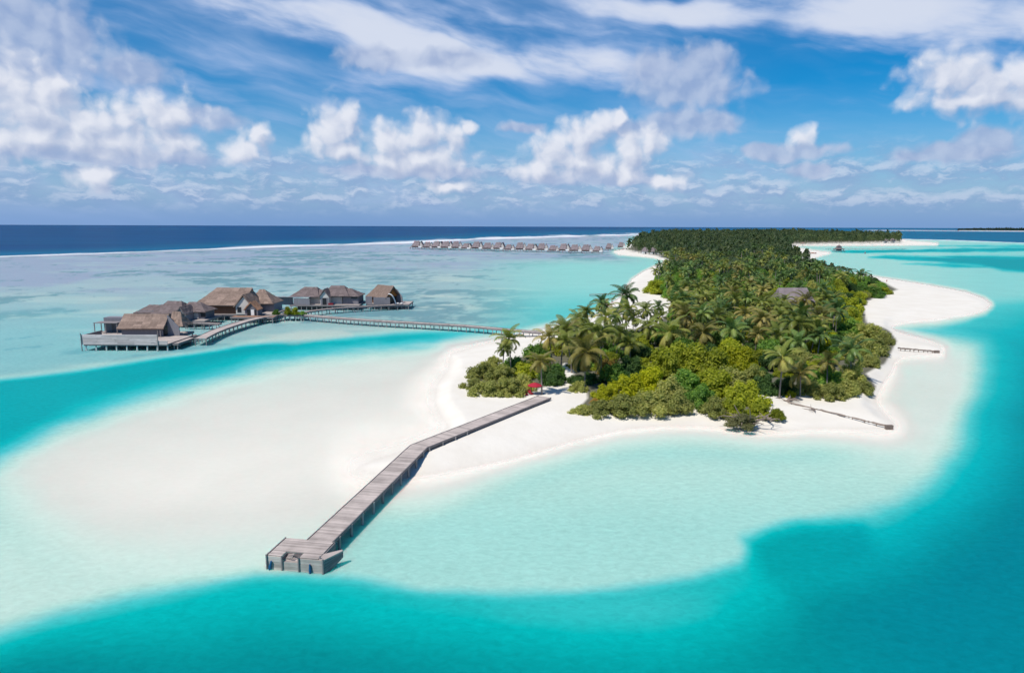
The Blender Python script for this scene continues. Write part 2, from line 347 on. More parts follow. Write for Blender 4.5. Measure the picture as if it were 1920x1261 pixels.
def grid_mesh(name, V3, cols=None, attrs=None):
    nr, nc = V3.shape[:2]; me = bpy.data.meshes.new(name)
    idx = np.arange(nr * nc).reshape(nr, nc)
    fcs = np.stack([idx[1:, :-1], idx[1:, 1:], idx[:-1, 1:], idx[:-1, :-1]], -1).reshape(-1, 4)
    me.vertices.add(nr * nc); me.vertices.foreach_set('co', V3.reshape(-1).astype(np.float32))
    me.loops.add(fcs.size); me.loops.foreach_set('vertex_index', fcs.reshape(-1).astype(np.int32))
    me.polygons.add(len(fcs)); me.polygons.foreach_set('loop_start', np.arange(0, fcs.size, 4, dtype=np.int32))
    me.update(calc_edges=True)
    me.polygons.foreach_set('use_smooth', np.ones(len(fcs), bool))
    for k, a in (attrs or {}).items():
        at = me.attributes.new(k, 'FLOAT', 'POINT'); at.data.foreach_set('value', a.reshape(-1).astype(np.float32))
    for k, a in (cols or {}).items():
        at = me.attributes.new(k, 'FLOAT_COLOR', 'POINT')
        c4 = np.concatenate([a.reshape(-1, 3), np.ones((nr * nc, 1))], 1); at.data.foreach_set('color', c4.reshape(-1).astype(np.float32))
    return me

Xw, Yw, PX, PY, UC = sheet()
Vd, Cw, Zs, Wet, SL = paint(PX, PY, Xw, Yw)
# three more rows carry the sheet under and behind the viewpoint
def extend(A, rows): return np.concatenate([A, np.stack(rows)], 0)
bx = UC[0] / F * 500
Xw2 = extend(Xw, [bx * .3, bx, bx * 40]); Yw2 = extend(Yw, [np.full_like(bx, -30.), np.full_like(bx, -300.), np.full_like(bx, -60000.)])
ext = lambda A: np.concatenate([A, A[-1:], A[-1:], A[-1:]], 0)
Vd2, Cw2, Zs2, Wet2 = ext(Vd), ext(Cw), ext(Zs), ext(Wet)

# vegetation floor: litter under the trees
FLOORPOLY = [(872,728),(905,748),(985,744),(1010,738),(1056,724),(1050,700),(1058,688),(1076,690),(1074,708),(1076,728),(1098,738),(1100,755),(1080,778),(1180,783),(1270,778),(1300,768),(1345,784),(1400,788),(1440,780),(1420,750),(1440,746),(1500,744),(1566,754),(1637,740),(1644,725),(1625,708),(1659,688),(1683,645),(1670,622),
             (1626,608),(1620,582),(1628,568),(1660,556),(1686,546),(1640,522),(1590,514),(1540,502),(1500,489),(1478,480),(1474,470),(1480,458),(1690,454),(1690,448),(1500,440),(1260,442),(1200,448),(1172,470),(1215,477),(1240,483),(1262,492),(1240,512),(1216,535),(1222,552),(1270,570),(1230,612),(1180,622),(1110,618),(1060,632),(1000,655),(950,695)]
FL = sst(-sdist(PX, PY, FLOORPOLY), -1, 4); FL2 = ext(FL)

def mat(name):
    m = bpy.data.materials.new(name); m.use_nodes = True; t = NT(m.node_tree); t.n.clear()
    out = t.add('ShaderNodeOutputMaterial'); return m, t, out
def sand_material():
    m, t, out = mat('sand'); b = t.add('ShaderNodeBsdfPrincipled')
    pos = t.add('ShaderNodeNewGeometry').outputs['Position']
    n = t.noise(pos, .12, 6, .6).outputs[0]; n2 = t.noise(pos, 2.5, 4, .6).outputs[0]
    c = t.mix(t.ss(n, .3, .7), (.66, .615, .535, 1), (.71, .67, .595, 1))
    c = t.mix(t.m('MULTIPLY', t.add('ShaderNodeAttribute', attribute_name='wet').outputs['Fac'], .45), c, (.60, .55, .475, 1))
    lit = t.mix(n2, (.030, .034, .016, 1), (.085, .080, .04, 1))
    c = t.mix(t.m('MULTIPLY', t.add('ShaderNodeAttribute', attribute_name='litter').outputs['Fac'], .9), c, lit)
    t.put(b.inputs['Base Color'], c); b.inputs['Roughness'].default_value = .9; b.inputs['Specular IOR Level'].default_value = .1
    bp = t.add('ShaderNodeBump'); bp.inputs['Strength'].default_value = .35; bp.inputs['Distance'].default_value = .25
    t.put(bp.inputs['Height'], t.noise(pos, .7, 5, .6).outputs[0]); t.l.new(bp.outputs[0], b.inputs['Normal'])
    t.l.new(b.outputs[0], out.inputs[0]); return m
SSS = 0.8
def water_material():
    m, t, out = mat('lagoon_water')
    pos = t.add('ShaderNodeNewGeometry').outputs['Position']
    col = t.add('ShaderNodeAttribute', attribute_name='tint').outputs['Color']
    dv = t.add('ShaderNodeAttribute', attribute_name='depth').outputs['Fac']
    rp = t.noise(t.v('MULTIPLY', pos, (1, 1.6, 1)), .9, 5, .65, .6).outputs[0]
    big = t.noise(pos, .05, 4, .6).outputs[0]
    f = t.m('MULTIPLY_ADD', t.m('SUBTRACT', rp, .5), t.m('MULTIPLY_ADD', t.ss(dv, .05, .35), .42, .10), t.m('MULTIPLY_ADD', t.m('SUBTRACT', big, .5), .16, 1.0))  # soft ripple sparkle worked into the water colour as noise
    cc = t.v('MULTIPLY', col, t.xyz(f, f, f))
    bp = t.add('ShaderNodeBump'); bp.inputs['Strength'].default_value = .5; bp.inputs['Distance'].default_value = .12
    t.put(bp.inputs['Height'], t.noise(t.v('MULTIPLY', pos, (1, 1.5, 1)), 1.1, 5, .6, .4).outputs[0])
    tr = t.add('ShaderNodeBsdfTransparent')
    al = t.m('SUBTRACT', 1.0, t.m('POWER', 2.718, t.m('MULTIPLY', dv, -13.0)))
    # light that leaves the bed and meets the film a second time is given back (2 - alpha)
    k2 = t.m('SUBTRACT', 2.0, al); cc = t.v('MULTIPLY', cc, t.xyz(k2, k2, k2))
    df = t.add('ShaderNodeBsdfDiffuse'); t.put(df.inputs[0], cc)
    if SSS:
        ss_ = t.add('ShaderNodeSubsurfaceScattering', falloff='BURLEY'); t.put(ss_.inputs['Color'], cc); ss_.inputs['Scale'].default_value = 1.0; ss_.inputs['Radius'].default_value = (.3, 2.4, 2.0)
        mx = t.add('ShaderNodeMixShader'); mx.inputs[0].default_value = SSS; t.l.new(df.outputs[0], mx.inputs[1]); t.l.new(ss_.outputs[0], mx.inputs[2]); df = mx
    m1 = t.add('ShaderNodeMixShader'); t.put(m1.inputs[0], al); t.l.new(tr.outputs[0], m1.inputs[1]); t.l.new(df.outputs[0], m1.inputs[2])
    gl = t.add('ShaderNodeBsdfGlossy'); gl.inputs['Roughness'].default_value = .18; t.l.new(bp.outputs[0], gl.inputs['Normal'])
    fr = t.add('ShaderNodeFresnel'); fr.inputs[0].default_value = 1.33; t.l.new(bp.outputs[0], fr.inputs['Normal'])
    m2 = t.add('ShaderNodeMixShader'); t.put(m2.inputs[0], t.m('MULTIPLY', fr.outputs[0], .11)); t.l.new(m1.outputs[0], m2.inputs[1]); t.l.new(gl.outputs[0], m2.inputs[2])
    t.l.new(m2.outputs[0], out.inputs[0]); return m
def structure(name, me, m):
    o = bpy.data.objects.new(name, me); C.objects.link(o); o['kind'] = 'structure'; me.materials.append(m); return o
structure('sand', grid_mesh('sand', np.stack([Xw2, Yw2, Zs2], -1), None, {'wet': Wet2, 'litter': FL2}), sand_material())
structure('water', grid_mesh('water', np.stack([Xw2, Yw2, np.zeros_like(Xw2)], -1), {'tint': Cw2}, {'depth': Vd2}), water_material())
# ------------------------------------------------------------------ builders
class MB:
    def __init__(s): s.v = []; s.f = []; s.mi = []; s.tone = []
    def face(s, idx, mi=0, tone=None): s.f.append(tuple(idx)); s.mi.append(mi); s.tone.append(random.random() if tone is None else tone)
    def add(s, vs, fs, mi=0, tone=None):
        b = len(s.v); s.v += [tuple(v) for v in vs]; t = random.random() if tone is None else tone
        for f in fs: s.face([b + i for i in f], mi, t)
    def hexa(s, lo, hi, mi=0, tone=None):
        """lo, hi: four corners each, counter-clockwise"""
        s.add(list(lo) + list(hi), [(3,2,1,0),(4,5,6,7),(0,1,5,4),(1,2,6,5),(2,3,7,6),(3,0,4,7)], mi, tone)
    def box(s, x0, x1, y0, y1, z0, z1, mi=0, tone=None):
        q = lambda z: [(x0,y0,z),(x1,y0,z),(x1,y1,z),(x0,y1,z)]
        s.hexa(q(z0), q(z1), mi, tone)
    def prism(s, poly, z0, z1, mi=0, tone=None):
        n = len(poly); vs = [(x, y, z0) for x, y in poly] + [(x, y, z1) for x, y in poly]
        s.add(vs, [tuple(range(n - 1, -1, -1)), tuple(range(n, 2 * n))] + [(i, (i + 1) % n, n + (i + 1) % n, n + i) for i in range(n)], mi, tone)
    def tube(s, pts, rad, n=7, mi=0, tone=None, cap=True):
        pts = [Vector(p) for p in pts]; rad = rad if hasattr(rad, '__len__') else [rad] * len(pts); vs = []; fs = []
        for i, p in enumerate(pts):
            d = (pts[min(i + 1, len(pts) - 1)] - pts[max(i - 1, 0)]).normalized()
            a = d.orthogonal().normalized() if abs(d.z) < .98 else Vector((1, 0, 0)); a = (a - d * a.dot(d)).normalized(); b = d.cross(a)
            vs += [p + (a * math.cos(2 * math.pi * k / n) + b * math.sin(2 * math.pi * k / n)) * rad[i] for k in range(n)]
        for i in range(len(pts) - 1):
            for k in range(n): fs.append((i * n + k, i * n + (k + 1) % n, (i + 1) * n + (k + 1) % n, (i + 1) * n + k))
        if cap: fs += [tuple(range(n - 1, -1, -1)), tuple(range((len(pts) - 1) * n, len(pts) * n))]
        s.add(vs, fs, mi, tone)
    def mesh(s, name, mats):
        me = bpy.data.meshes.new(name); me.from_pydata(s.v, [], s.f)
        for m in (mats if isinstance(mats, (list, tuple)) else [mats]): me.materials.append(m)
        me.polygons.foreach_set('material_index', s.mi)
        at = me.attributes.new('tone', 'FLOAT', 'FACE'); at.data.foreach_set('value', s.tone)
        me.update(); return me
    def build(s, name, mats, parent=None):
        o = bpy.data.objects.new(name, s.mesh(name, mats)); C.objects.link(o)
        if parent: o.parent = parent
        return o
def tag(o, label, cat, group=None, kind=None):
    o['label'] = label; o['category'] = cat
    if group: o['group'] = group
    if kind: o['kind'] = kind
    return o
def thing(name, label, cat, loc=(0, 0, 0), rz=0.0, group=None):
    o = bpy.data.objects.new(name, None); C.objects.link(o); o.location = loc; o.rotation_euler = (0, 0, rz); o.empty_display_size = .5
    return tag(o, label, cat, group)
def copy_tree(o, parent=None):
    c = o.copy(); C.objects.link(c)
    if parent: c.parent = parent
    for ch in list(o.children): copy_tree(ch, c)
    return c
def wx(px, Y, z=0.0): return (px - CX) / F * (Y * math.cos(PITCH) + (H - z) * math.sin(PITCH))

def simple(name, c, rough=.8, var=.25, scale=2.0, spec=.2, stretch=(1, 1, 1), bump=0.0):
    m, t, out = mat(name); b = t.add('ShaderNodeBsdfPrincipled')
    oc = t.add('ShaderNodeTexCoord').outputs['Object']
    n = t.noise(t.v('MULTIPLY', oc, stretch), scale, 5, .6).outputs[0]
    tone = t.add('ShaderNodeAttribute', attribute_name='tone').outputs['Fac']
    f = t.m('MULTIPLY_ADD', t.m('SUBTRACT', n, .5), var * 2, t.m('MULTIPLY_ADD', t.m('SUBTRACT', tone, .5), var, 1.0))
    t.put(b.inputs['Base Color'], t.v('MULTIPLY', tuple(c), t.xyz(f, f, f)))
    b.inputs['Roughness'].default_value = rough; b.inputs['Specular IOR Level'].default_value = spec
    if bump:
        bp = t.add('ShaderNodeBump'); bp.inputs['Strength'].default_value = bump; bp.inputs['Distance'].default_value = .15
        t.put(bp.inputs['Height'], t.noise(t.v('MULTIPLY', oc, stretch), scale * 4, 4, .6).outputs[0]); t.l.new(bp.outputs[0], b.inputs['Normal'])
    t.l.new(b.outputs[0], out.inputs[0]); return m
M = dict(
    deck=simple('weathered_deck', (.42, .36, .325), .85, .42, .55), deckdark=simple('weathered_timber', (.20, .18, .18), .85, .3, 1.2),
    pile=simple('pile_timber', (.30, .28, .27), .8, .4, 1.5), concrete=simple('pale_pile', (.62, .61, .58), .8, .2, 1.5),
    thatch=simple('tan_thatch', (.245, .180, .147), .95, .45, 1.3, .05, (1, 1, .5), .6), thatchgrey=simple('grey_thatch', (.165, .132, .128), .95, .4, 1.3, .05, (1, 1, .5), .6),
    thatchfar=simple('weathered_thatch', (.215, .18, .185), .95, .3, .6, .05), thatchwarm=simple('warm_thatch', (.36, .20, .125), .95, .4, 1.3, .05, (1, 1, .5), .6),
    wallgrey=simple('grey_boarding', (.20, .195, .215), .8, .3, 1.0, .15, (4, 4, .4)), wallbrown=simple('brown_boarding', (.165, .095, .062), .8, .3, 1.0, .15, (4, 4, .4)),
    orange=simple('orange_timber', (.42, .16, .05), .7, .2, 1.0), plaster=simple('pale_render', (.58, .55, .51), .9, .12, .8), white=simple('white_paint', (.78, .78, .76), .6, .06, .8),
    pale_boarding=simple('pale_boarding', (.55, .47, .45), .85, .4, .7, .15, (.5, 1, 3)),
    dark=simple('shadowed_opening', (.02, .022, .026), .3, .2, 1.0, .5), red=simple('red_canvas', (.36, .02, .04), .8, .15, 2.0), redd=simple('dark_red_cushion', (.24, .02, .03), .8, .15, 2.0),
    blue=simple('blue_fender', (.012, .085, .19), .5, .2, 2.0), log=simple('driftwood', (.23, .185, .155), .9, .4, 1.4, .1, (1, 1, 1), .5), skin=simple('skin', (.35, .2, .13)), metal=simple('grey_metal', (.4, .4, .42), .4),
)
def boards(mb, path, width, z0, z1, bw=.34, gap=.03):
    """cross boards along a centre line path of (x, y)"""
    pts = [Vector((p[0], p[1])) for p in path]; seg = [(b - a).length for a, b in zip(pts, pts[1:])]; tot = sum(seg)
    def at(d):
        for i, L in enumerate(seg):
            if d <= L or i == len(seg) - 1: return pts[i].lerp(pts[i + 1], d / L)
            d -= L
    def normal(d):
        a, b = at(max(d - .6, 0)), at(min(d + .6, tot)); t = (b - a).normalized(); return Vector((-t.y, t.x))
    n = max(1, int(tot / bw)); st = tot / n
    for i in range(n):
        d0, d1 = i * st, (i + 1) * st - gap; a, b = at(d0), at(d1); na, nb = normal(d0) * width / 2, normal(d1) * width / 2
        j = random.uniform(-.012, .012)
        q = [a - na, b - nb, b + nb, a + na]; q = [(p.x, p.y) for p in q]
        mb.hexa([(x, y, z0) for x, y in q], [(x, y, z1 + j) for x, y in q])
    return at, normal, tot
def edge_strip(path, off, w, z0, z1):
    mb = MB(); pts = [Vector((p[0], p[1])) for p in path]; L = []; Rr = []
    for i, p in enumerate(pts):
        t = (pts[min(i + 1, len(pts) - 1)] - pts[max(i - 1, 0)]).normalized(); nn = Vector((-t.y, t.x))
        L.append(p + nn * (off - w / 2)); Rr.append(p + nn * (off + w / 2))
    for i in range(len(pts) - 1):
        q = [L[i], L[i + 1], Rr[i + 1], Rr[i]]
        mb.hexa([(p.x, p.y, z0) for p in q], [(p.x, p.y, z1) for p in q])
    return mb
def pile_at(parent, x, y, z0, z1, r=.14, m='pile'):
    mb = MB(); mb.tube([(x, y, z0), (x + random.uniform(-.05, .05), y, z1)], [r * 1.05, r], 8); return mb.build('pile', M[m], parent)

# ------------------------------------------------------------------ the jetty in front
def jetty():
    J = thing('jetty', 'long bare grey plank jetty with a bend, ending in a square landing platform', 'jetty')
    fl, fr = Vector((-24.5, 64.0)), Vector((-18.5, 63.0)); ex = (fr - fl).normalized(); ey = Vector((-ex.y, ex.x))
    def L(x, y): p = fl + ex * x + ey * y; return (p.x, p.y)
    z = 1.5
    a0 = (gp(577, 1008, z) + gp(628, 1014, z)) / 2; a1 = (gp(772, 833, z) + gp(798, 840, z)) / 2; a2 = (gp(1012, 744, 1.2) + gp(1031, 748, 1.2)) / 2
    s0 = a0 - (a1 - a0).normalized() * .35
    path = [(s0.x, s0.y), (a1.x, a1.y), (a2.x, a2.y)]
    d = []
    for i in range(2):
        p, q = Vector(path[i]), Vector(path[i + 1]); n = 24
        d += [tuple(p.lerp(q, k / n)) for k in range(n)]
    d.append(path[2])
    mb = MB(); W = 2.75; at, nrm, tot = boards(mb, d, W, z - .07, z); mb.build('walkway', M['deck'], J)
    for sgn in (-1, 1):
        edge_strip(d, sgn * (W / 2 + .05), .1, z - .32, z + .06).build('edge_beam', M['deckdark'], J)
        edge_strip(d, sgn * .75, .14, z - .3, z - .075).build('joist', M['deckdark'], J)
    k = 1.5
    while k < tot - 24:
        for sgn in (-1, 1):
            p = at(k) + nrm(k) * sgn * (W / 2 + .16 * (sgn < 0) - .1); pile_at(J, p.x, p.y, -2.6, z - .1 + (.05 if sgn < 0 else 0), .16)
        k += 3.1
    # platform: boards run along the front, with a stair recess let into it
    def deckpiece(name, x0, x1, y0, y1, zt, m='deck'):
        b = MB(); n = max(1, round((y1 - y0) / .24)); st = (y1 - y0) / n
        for i in range(n):
            y = y0 + i * st; j = random.uniform(-.012, .012)
            q = [L(x0 + random.uniform(0, .03), y), L(x1, y), L(x1, y + st - .025), L(x0, y + st - .025)]
            b.hexa([(a, c, zt - .07) for a, c in q], [(a, c, zt + j) for a, c in q])
        return b.build(name, M[m], J)
    deckpiece('platform', .12, 5.46, 1.02, 3.85, z); deckpiece('platform', .12, 1.6, .1, 1.0, z); deckpiece('platform', 3.5, 5.46, .1, 1.0, z)
    deckpiece('stair_landing', 1.72, 3.38, .12, 1.0, .95)
    def wall(name, p, q, z0, z1, th, m, nb=5):
        b = MB(); p, q = Vector(p), Vector(q); t = (q - p).normalized(); n = Vector((-t.y, t.x)) * th
        st = (z1 - z0) / nb
        for i in range(nb):
            za, zb = z0 + i * st, z0 + (i + 1) * st - .02; o = n * random.uniform(.9, 1.15)
            qd = [(p.x, p.y), (q.x, q.y), (q.x + o.x, q.y + o.y), (p.x + o.x, p.y + o.y)]
            b.hexa([(x, y, za) for x, y in qd], [(x, y, zb) for x, y in qd])
        return b.build(name, M[m], J)
    wall('front_boarding', L(0, .1), L(1.6, .1), -.35, z - .09, -.1, 'deck', 6); wall('front_boarding', L(1.7, .1), L(3.4, .1), -.35, .93, -.1, 'deck', 5); wall('front_boarding', L(3.5, .1), L(6.08, .1), -.35, z - .09, -.1, 'deck', 6)
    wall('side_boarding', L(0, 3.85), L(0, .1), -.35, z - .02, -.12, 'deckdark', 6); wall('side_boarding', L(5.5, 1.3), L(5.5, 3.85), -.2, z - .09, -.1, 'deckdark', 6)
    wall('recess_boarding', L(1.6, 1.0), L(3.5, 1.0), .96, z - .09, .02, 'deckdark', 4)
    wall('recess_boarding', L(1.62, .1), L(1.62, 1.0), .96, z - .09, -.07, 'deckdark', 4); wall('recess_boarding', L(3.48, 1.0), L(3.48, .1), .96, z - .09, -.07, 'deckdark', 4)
    b = MB(); poly = [L(5.5, .12), L(6.08, 0), L(7.15, 2.2), L(6.95, 2.45), L(5.62, 1.28), L(5.5, 1.28)]; b.prism(poly, z - .22, z - .04); b.build('docking_wing', M['deck'], J)
    b = MB(); p, q = L(6.1, .02), L(7.15, 2.2); n_ = (ex * -.98 + ey * .45) * .1
    for i in range(5):
        t0, t1 = i / 5, (i + 1) / 5 - .02; za, zb = lerp(-.35, 1.26, t0), lerp(-.35, 1.26, t1); zc, zd = lerp(.75, 1.26, t0), lerp(.75, 1.26, t1)
        b.hexa([(p[0], p[1], za), (q[0], q[1], zc), (q[0] + n_.x, q[1] + n_.y, zc), (p[0] + n_.x, p[1] + n_.y, za)], [(p[0], p[1], zb), (q[0], q[1], zd), (q[0] + n_.x, q[1] + n_.y, zd), (p[0] + n_.x, p[1] + n_.y, zb)])
    b.build('side_boarding', M['deckdark'], J)
    def post(x, y, z0, z1, w=.13):
        b = MB(); q = [L(x - w / 2, y - w / 2), L(x + w / 2, y - w / 2), L(x + w / 2, y + w / 2), L(x - w / 2, y + w / 2)]
        b.hexa([(a, c, z0) for a, c in q], [(a, c, z1) for a, c in q]); return b.build('post', M['deckdark'], J)
    for x in (.02, 1.66, 3.44, 6.0): post(x, -.07, -2.2, z + .06)
    post(.02, 3.85, -2.2, z + .05); post(5.46, 3.85, -2.2, z); post(5.6, .2, z - .05, z + .25, .1)
    for x, lean in ((.55, -.28), (4.65, .02)):
        b = MB(); p0, p1 = L(x + lean, -.14), L(x, -.14)
        b.tube([(p0[0], p0[1], -.3), (p0[0] * .6 + p1[0] * .4, p0[1] * .6 + p1[1] * .4, .3), (p1[0], p1[1], .95)], [.10, .15, .08], 10); b.build('fender', M['blue'], J)
    # loose ladder leaning in the recess
    lad = MB(); c0 = Vector((*L(1.8, .5), 1.05)); c1 = Vector((*L(2.7, .1), 1.4)); across = Vector((ey.x * .55, ey.y * .55, .12))
    for o in (Vector((0, 0, 0)), across): lad.tube([c0 + o, c1 + o], .05, 5)
    for i in range(5): lad.tube([c0.lerp(c1, (i + .5) / 5), c0.lerp(c1, (i + .5) / 5) + across], .045, 5)
    lad.build('ladder', M['deck'], J)
jetty()

# ------------------------------------------------------------------ boardwalks over the lagoon
ZB = 2.0
def boardwalk(name, label, pxs, width, step, first=0.0, zt=ZB, thick=.07, piles='pile', r=.13, zend=None):
    o = thing(name, label, 'boardwalk'); pts = [gp(x, y, zt) for x, y in pxs]
    # smooth the corner points a little
    P = [Vector((p.x, p.y)) for p in pts]; fine = []
    for i in range(len(P) - 1):
        p0, p1, p2, p3 = P[max(i - 1, 0)], P[i], P[i + 1], P[min(i + 2, len(P) - 1)]
        for k in range(10):
            t = k / 10; fine.append(.5 * ((2 * p1) + (p2 - p0) * t + (2 * p0 - 5 * p1 + 4 * p2 - p3) * t * t + (3 * p1 - p0 - 3 * p2 + p3) * t ** 3))
    fine.append(P[-1]); d = [(p.x, p.y) for p in fine]
    mb = MB(); at, nrm, tot = boards(mb, d, width, zt - thick, zt, .5, .04); mb.build('deck', M['deck'], o)
    for sgn in (-1, 1): edge_strip(d, sgn * (width / 2 + .06), .12, zt - .42, zt + .12).build('edge_beam', M['deckdark'], o)
    k = first
    while k < tot:
        b = MB(); c = at(k); n = nrm(k) * (width / 2 - .02); b.tube([(c.x - n.x, c.y - n.y, zt - .38), (c.x + n.x, c.y + n.y, zt - .38)], .11, 5); b.build('cross_beam', M['deckdark'], o)
        for sgn in (-1, 1):
            p = at(k) + nrm(k) * sgn * (width / 2 - .1); pile_at(o, p.x, p.y, -1.6, zt - .1, r, piles)
        k += step
    return o
boardwalk('boardwalk', 'long straight grey boardwalk on piles from the island beach to the junction', [(1018, 623), (960, 618), (880, 611), (800, 606), (720, 601.5), (640, 596), (558, 589)], 2.6, 3.3, .8)
boardwalk('boardwalk', 'curved boardwalk sweeping from the planted junction to the terrace villa', [(540, 588.5), (505, 592), (470, 599), (430, 611), (400, 622), (376, 634)], 3.2, 3.0, .3, zt=2.2)
boardwalk('boardwalk', 'short boardwalk angling from the planted junction to the round-gabled villa deck', [(560, 586.5), (600, 580.5), (650, 576), (700, 573.2), (768, 570)], 2.2, 3.6, .6)
boardwalk('boardwalk', 'narrow link walkway between the plank-screened deck and the curved boardwalk', [(312, 636), (340, 632.5), (372, 628)], 1.5, 2.8, .5, zt=1.7)
boardwalk('boardwalk', 'narrow upper walkway from the slate porch to the curved boardwalk', [(346, 605), (380, 605), (412, 606.5)], 1.5, 2.8, .5, zt=2.1)

def far_walk():
    o = thing('pier', 'thin low pier line running out past the water pavilion', 'pier'); mb = MB()
    a, b = gp(1548, 466.2, 1.5), gp(1700, 466.6, 1.5); d = [(a.x, a.y), ((a.x + b.x) / 2, (a.y + b.y) / 2 + 2), (b.x, b.y)]
    boards(mb, d, 2.4, 1.2, 1.5, 4.0); mb.build('deck', M['deckdark'], o)
    for k in range(12):
        t = (k + .5) / 12; pile_at(o, a.x + (b.x - a.x) * t, a.y + (b.y - a.y) * t + 1, -1, 1.2, .25)
far_walk()

# ------------------------------------------------------------------ villas on stilts
def roof_mesh(x0, x1, y0, y1, ze, zr, h0=0.0, h1=0.0, th=.32, sag=.12, axis='x', jit=.05):
    """gable (h=0) or hipped roof, ridge along x, as one thatch skin with thickness"""
    ym = (y0 + y1) / 2; bm = bmesh.new()
    V = lambda *p: bm.verts.new(p)
    a, b, c, d = V(x0, y0, ze), V(x1, y0, ze), V(x1, y1, ze), V(x0, y1, ze); r0, r1 = V(x0 + h0, ym, zr), V(x1 - h1, ym, zr)
    bm.faces.new((a, b, r1, r0)); bm.faces.new((c, d, r0, r1))
    if h0: bm.faces.new((d, a, r0))
    if h1: bm.faces.new((b, c, r1))
    bmesh.ops.subdivide_edges(bm, edges=bm.edges[:], cuts=5, use_grid_fill=True)
    for v in bm.verts:
        t = (v.co.z - ze) / max(zr - ze, .01); v.co.z -= sag * math.sin(math.pi * min(max(t, 0), 1)) * (zr - ze) * .35
        v.co += Vector((random.uniform(-jit, jit), random.uniform(-jit, jit), random.uniform(-jit, jit)))
    bmesh.ops.recalc_face_normals(bm, faces=bm.faces[:])
    up = sum(f.normal.z for f in bm.faces)
    if up < 0: bmesh.ops.reverse_faces(bm, faces=bm.faces[:])
    geo = bmesh.ops.solidify(bm, geom=bm.faces[:], thickness=th)
    if axis == 'y':
        for v in bm.verts: v.co = Vector((-v.co.y, v.co.x, v.co.z))
    return bm
def add_roof(parent, m, *a, name='roof', **k):
    bm = roof_mesh(*a, **k); me = bpy.data.meshes.new(name); bm.to_mesh(me); bm.free()
    at = me.attributes.new('tone', 'FLOAT', 'FACE'); at.data.foreach_set('value', np.random.default_rng(len(me.polygons)).random(len(me.polygons)))
    me.materials.append(M[m]); o = bpy.data.objects.new(name, me); C.objects.link(o); o.parent = parent; return o
def add_walls(parent, m, x0, x1, y0, y1, z0, z1, name='wall', gable=None, axis='x', t=.18):
    """four walls as a shell; gable: height of the triangular ends on the axis"""
    b = MB()
    b.box(x0, x1, y0, y0 + t, z0, z1); b.box(x0, x1, y1 - t, y1, z0, z1); b.box(x0, x0 + t, y0 + t, y1 - t, z0, z1); b.box(x1 - t, x1, y0 + t, y1 - t, z0, z1)
    if gable:
        if axis == 'x':
            ym = (y0 + y1) / 2
            for x in (x0, x1 - t): b.add([(x, y0, z1), (x, y1, z1), (x, ym, gable), (x + t, y0, z1), (x + t, y1, z1), (x + t, ym, gable)], [(2,1,0),(3,4,5),(0,3,5,2),(1,2,5,4),(0,1,4,3)])
        else:
            xm = (x0 + x1) / 2
            for y in (y0, y1 - t): b.add([(x0, y, z1), (x1, y, z1), (xm, y, gable), (x0, y + t, z1), (x1, y + t, z1), (xm, y + t, gable)], [(0,1,2),(5,4,3),(2,5,3,0),(4,5,2,1),(3,4,1,0)])
    return b.build(name, M[m], parent)
def panel(parent, name, m, x0, x1, y0, y1, z0, z1):
    b = MB(); b.box(x0, x1, y0, y1, z0, z1); return b.build(name, M[m], parent)
def window(parent, x0, x1, y, z0, z1, d=.06):
    """dark glazing with a pale frame on a wall facing the viewer at y"""
    fr = MB(); w = .09
    fr.box(x0, x1, y - d, y - .005, z0, z0 + w); fr.box(x0, x1, y - d, y - .005, z1 - w, z1); fr.box(x0, x0 + w, y - d, y - .005, z0 + w, z1 - w); fr.box(x1 - w, x1, y - d, y - .005, z0 + w, z1 - w)
    o = fr.build('window', M['deckdark'], parent); g = MB(); g.box(x0 + w, x1 - w, y - d * .6, y - .008, z0 + w, z1 - w); g.build('pane', M['dark'], o); return o
def door(parent, x0, x1, y, z0, z1, m='dark'):
    b = MB(); b.box(x0, x1, y - .08, y - .006, z0, z1); return b.build('door', M[m], parent)
def deckplate(parent, x0, x1, y0, y1, z, name='deck', m='deck', piles=(4, 2), pm='pile', r=.16, th=.08, depth=-1.6, bw=.45):
    b = MB(); n = max(1, int((y1 - y0) / bw)); st = (y1 - y0) / n
    for i in range(n): b.box(x0, x1, y0 + i * st, y0 + (i + 1) * st - .03, z - th, z + random.uniform(-.012, .012))
    o = b.build(name, M[m], parent); e = MB()
    e.box(x0 - .1, x1 + .1, y0 - .12, y0 - .005, z - .5, z + .1); e.box(x0 - .1, x1 + .1, y1 + .005, y1 + .12, z - .5, z + .1); e.box(x0 - .12, x0 - .005, y0, y1, z - .5, z + .1); e.box(x1 + .005, x1 + .12, y0, y1, z - .5, z + .1)
    e.build('edge_beam', M['deckdark'], parent)
    for i in range(piles[0]):
        for j in range(piles[1]):
            pile_at(parent, x0 + .3 + (x1 - x0 - .6) * i / max(piles[0] - 1, 1), y0 + .2 + (y1 - y0 - .4) * j / max(piles[1] - 1, 1), depth, z - .1, r, pm)
    return o

